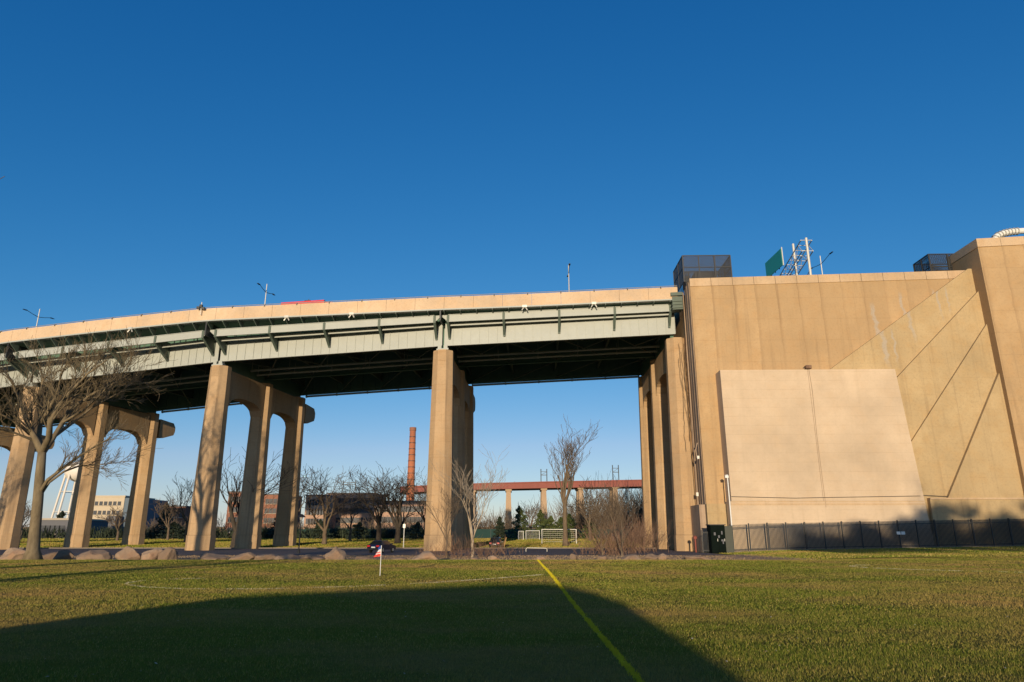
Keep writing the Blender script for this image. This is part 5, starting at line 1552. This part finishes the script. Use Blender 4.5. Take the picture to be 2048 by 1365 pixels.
# ------------------------------------------------------------------ red railway viaduct
Yv = 350
rv_ = [(800, 974, 986), (860, 971, 983), (960, 967, 979), (1100, 963.5, 976), (1280, 960, 973), (1420, 957, 971)]
a = P(1017, 975, Yv)
via = thing('railway_viaduct', (a.x, Yv, 0), 'distant red steel railway viaduct on tan concrete piers', 'railway bridge')
VO = (a.x, Yv, 0)
for (x0_, t0, b0_), (x1_, t1, b1_) in zip(rv_[:-1], rv_[1:]):
    n = max(1, int((x1_ - x0_) / 36))
    for k in range(n):
        u0, u1 = k / n, (k + 1) / n
        g = lambda u, A, B: A + (B - A) * u
        A0 = P(g(u0, x0_, x1_), g(u0, b0_, b1_), Yv); A1 = P(g(u1, x0_, x1_), g(u1, b0_, b1_), Yv); B0 = P(g(u0, x0_, x1_), g(u0, t0, t1), Yv); B1 = P(g(u1, x0_, x1_), g(u1, t0, t1), Yv)
        m = MB(); m.hexa([A0, A1, A1 + Vector((0, 16, 0)), A0 + Vector((0, 16, 0))], [B0, B1, B1 + Vector((0, 16, 0)), B0 + Vector((0, 16, 0))])
        m.hexa([B0 + Vector((0, -.5, -.3)), B1 + Vector((0, -.5, -.3)), B1 + Vector((0, -.02, -.3)), B0 + Vector((0, -.02, -.3))], [B0 + Vector((0, -.5, .2)), B1 + Vector((0, -.5, .2)), B1 + Vector((0, -.02, .2)), B0 + Vector((0, -.02, .2))])
        m.hexa([A0 + Vector((0, -.4, 0)), A1 + Vector((0, -.4, 0)), A1 + Vector((0, -.02, 0)), A0 + Vector((0, -.02, 0))], [A0 + Vector((0, -.4, .5)), A1 + Vector((0, -.4, .5)), A1 + Vector((0, -.02, .5)), A0 + Vector((0, -.02, .5))])
        for q in range(3):
            pq = A0.lerp(A1, (q + .5) / 3); tq = B0.lerp(B1, (q + .5) / 3); m.hexa([pq + Vector((-.1, -.3, .5)), pq + Vector((.1, -.3, .5)), pq + Vector((.1, -.03, .5)), pq + Vector((-.1, -.03, .5))], [tq + Vector((-.1, -.3, -.3)), tq + Vector((.1, -.3, -.3)), tq + Vector((.1, -.03, -.3)), tq + Vector((-.1, -.03, -.3))])
        m.build('girder', M['redsteel'], via, VO)
for px, pyt in ((1017, 977), (1088, 975), (1162, 973), (1231, 971), (945, 979), (1300, 970), (870, 983)):
    tp = P(px, pyt, Yv); m = MB(); z0 = gz(tp.x, Yv) - 1
    for yy in (1.0, 11.0):
        m.hexa([(tp.x - 1.9, Yv + yy, z0), (tp.x + 1.9, Yv + yy, z0), (tp.x + 1.9, Yv + yy + 4, z0), (tp.x - 1.9, Yv + yy + 4, z0)], [(tp.x - 1.15, Yv + yy, tp.z - 1.2), (tp.x + 1.15, Yv + yy, tp.z - 1.2), (tp.x + 1.15, Yv + yy + 4, tp.z - 1.2), (tp.x - 1.15, Yv + yy + 4, tp.z - 1.2)])
    m.box(tp.x - 1.6, tp.x + 1.6, Yv + .5, Yv + 15.5, tp.z - 1.2, tp.z - .02)
    m.build('pier', M['farpier'], via, VO)
for i, (px, top_) in enumerate(((698, 961), (1088, 938), (1232, 930))):
    bsy = {698: 980, 1088: 965, 1232: 962}[px]
    b0_ = P(px, bsy, Yv + 5); tt = P(px, top_, Yv + 5)
    t = thing('catenary_mast', (b0_.x, Yv + 5, b0_.z), ('railway mast above the viaduct left of the chimney', 'railway mast left of the tall narrow tree, on the viaduct', 'railway mast on the viaduct nearest the portal pier')[i], 'mast', 'masts on the railway viaduct')
    hh = tt.z - b0_.z; wpx = 3.2 if i == 0 else 1.5
    for sg in (-1, 1):
        m = MB(); m.tube([(sg * wpx, 0, -.5), (sg * wpx, 0, hh)], .22, 6); m.build('post', M['darkmetal'], t)
    m = MB(); m.bar((-wpx, 0, hh * .55), (wpx, 0, hh * .55), .3, .3); m.bar((-wpx, 0, hh * .8), (wpx, 0, hh * .8), .22, .22); m.bar((-wpx, 0, hh * .55), (wpx, 0, hh * .8), .15, .15); m.build('crossarm', M['darkmetal'], t)
# far skyline beyond the viaduct and hill
w0 = P(430, 1020, 700); m = MB()
m.box(-700, 700, 0, 30, -2, 9); m.build('far_treeline', M['barkmid'], at=(0, 700, 0), kind='structure')

# ------------------------------------------------------------------ unseen building behind the viewer, outline shaped to cast the foreground shadow
by = -14.0
pbld = thing('shadow_building', (-6, by, 0), 'unseen low brick building behind the viewpoint, roofline shaped to cast the foreground shadow', 'building')
prof = [(-17.5, 1.9), (-13.84, 2.82), (-12.57, 3.57), (-9, 3.86), (-5.2, 4.12), (-3.88, 4.14), (-2.9, 3.98), (-1.9, 3.7), (-1.17, 3.41), (-.18, 2.3)]
m = MB(); m.box(-17.0, -.26, by + .02, by + 9, 0, 1.75)
m.v = [(v[0], v[1] - 9, v[2]) for v in m.v]
m.build('wall', M['brick'], pbld, (-6, by, 0))
m = MB(); m.prism([(-17.6, by - 9, 1.76)] + [(x, by - 9, z) for x, z in prof] + [(0.0, by - 9, 1.76)], (0, 9.0, 0))
m.build('roof', M['roofshingle'], pbld, (-6, by, 0))
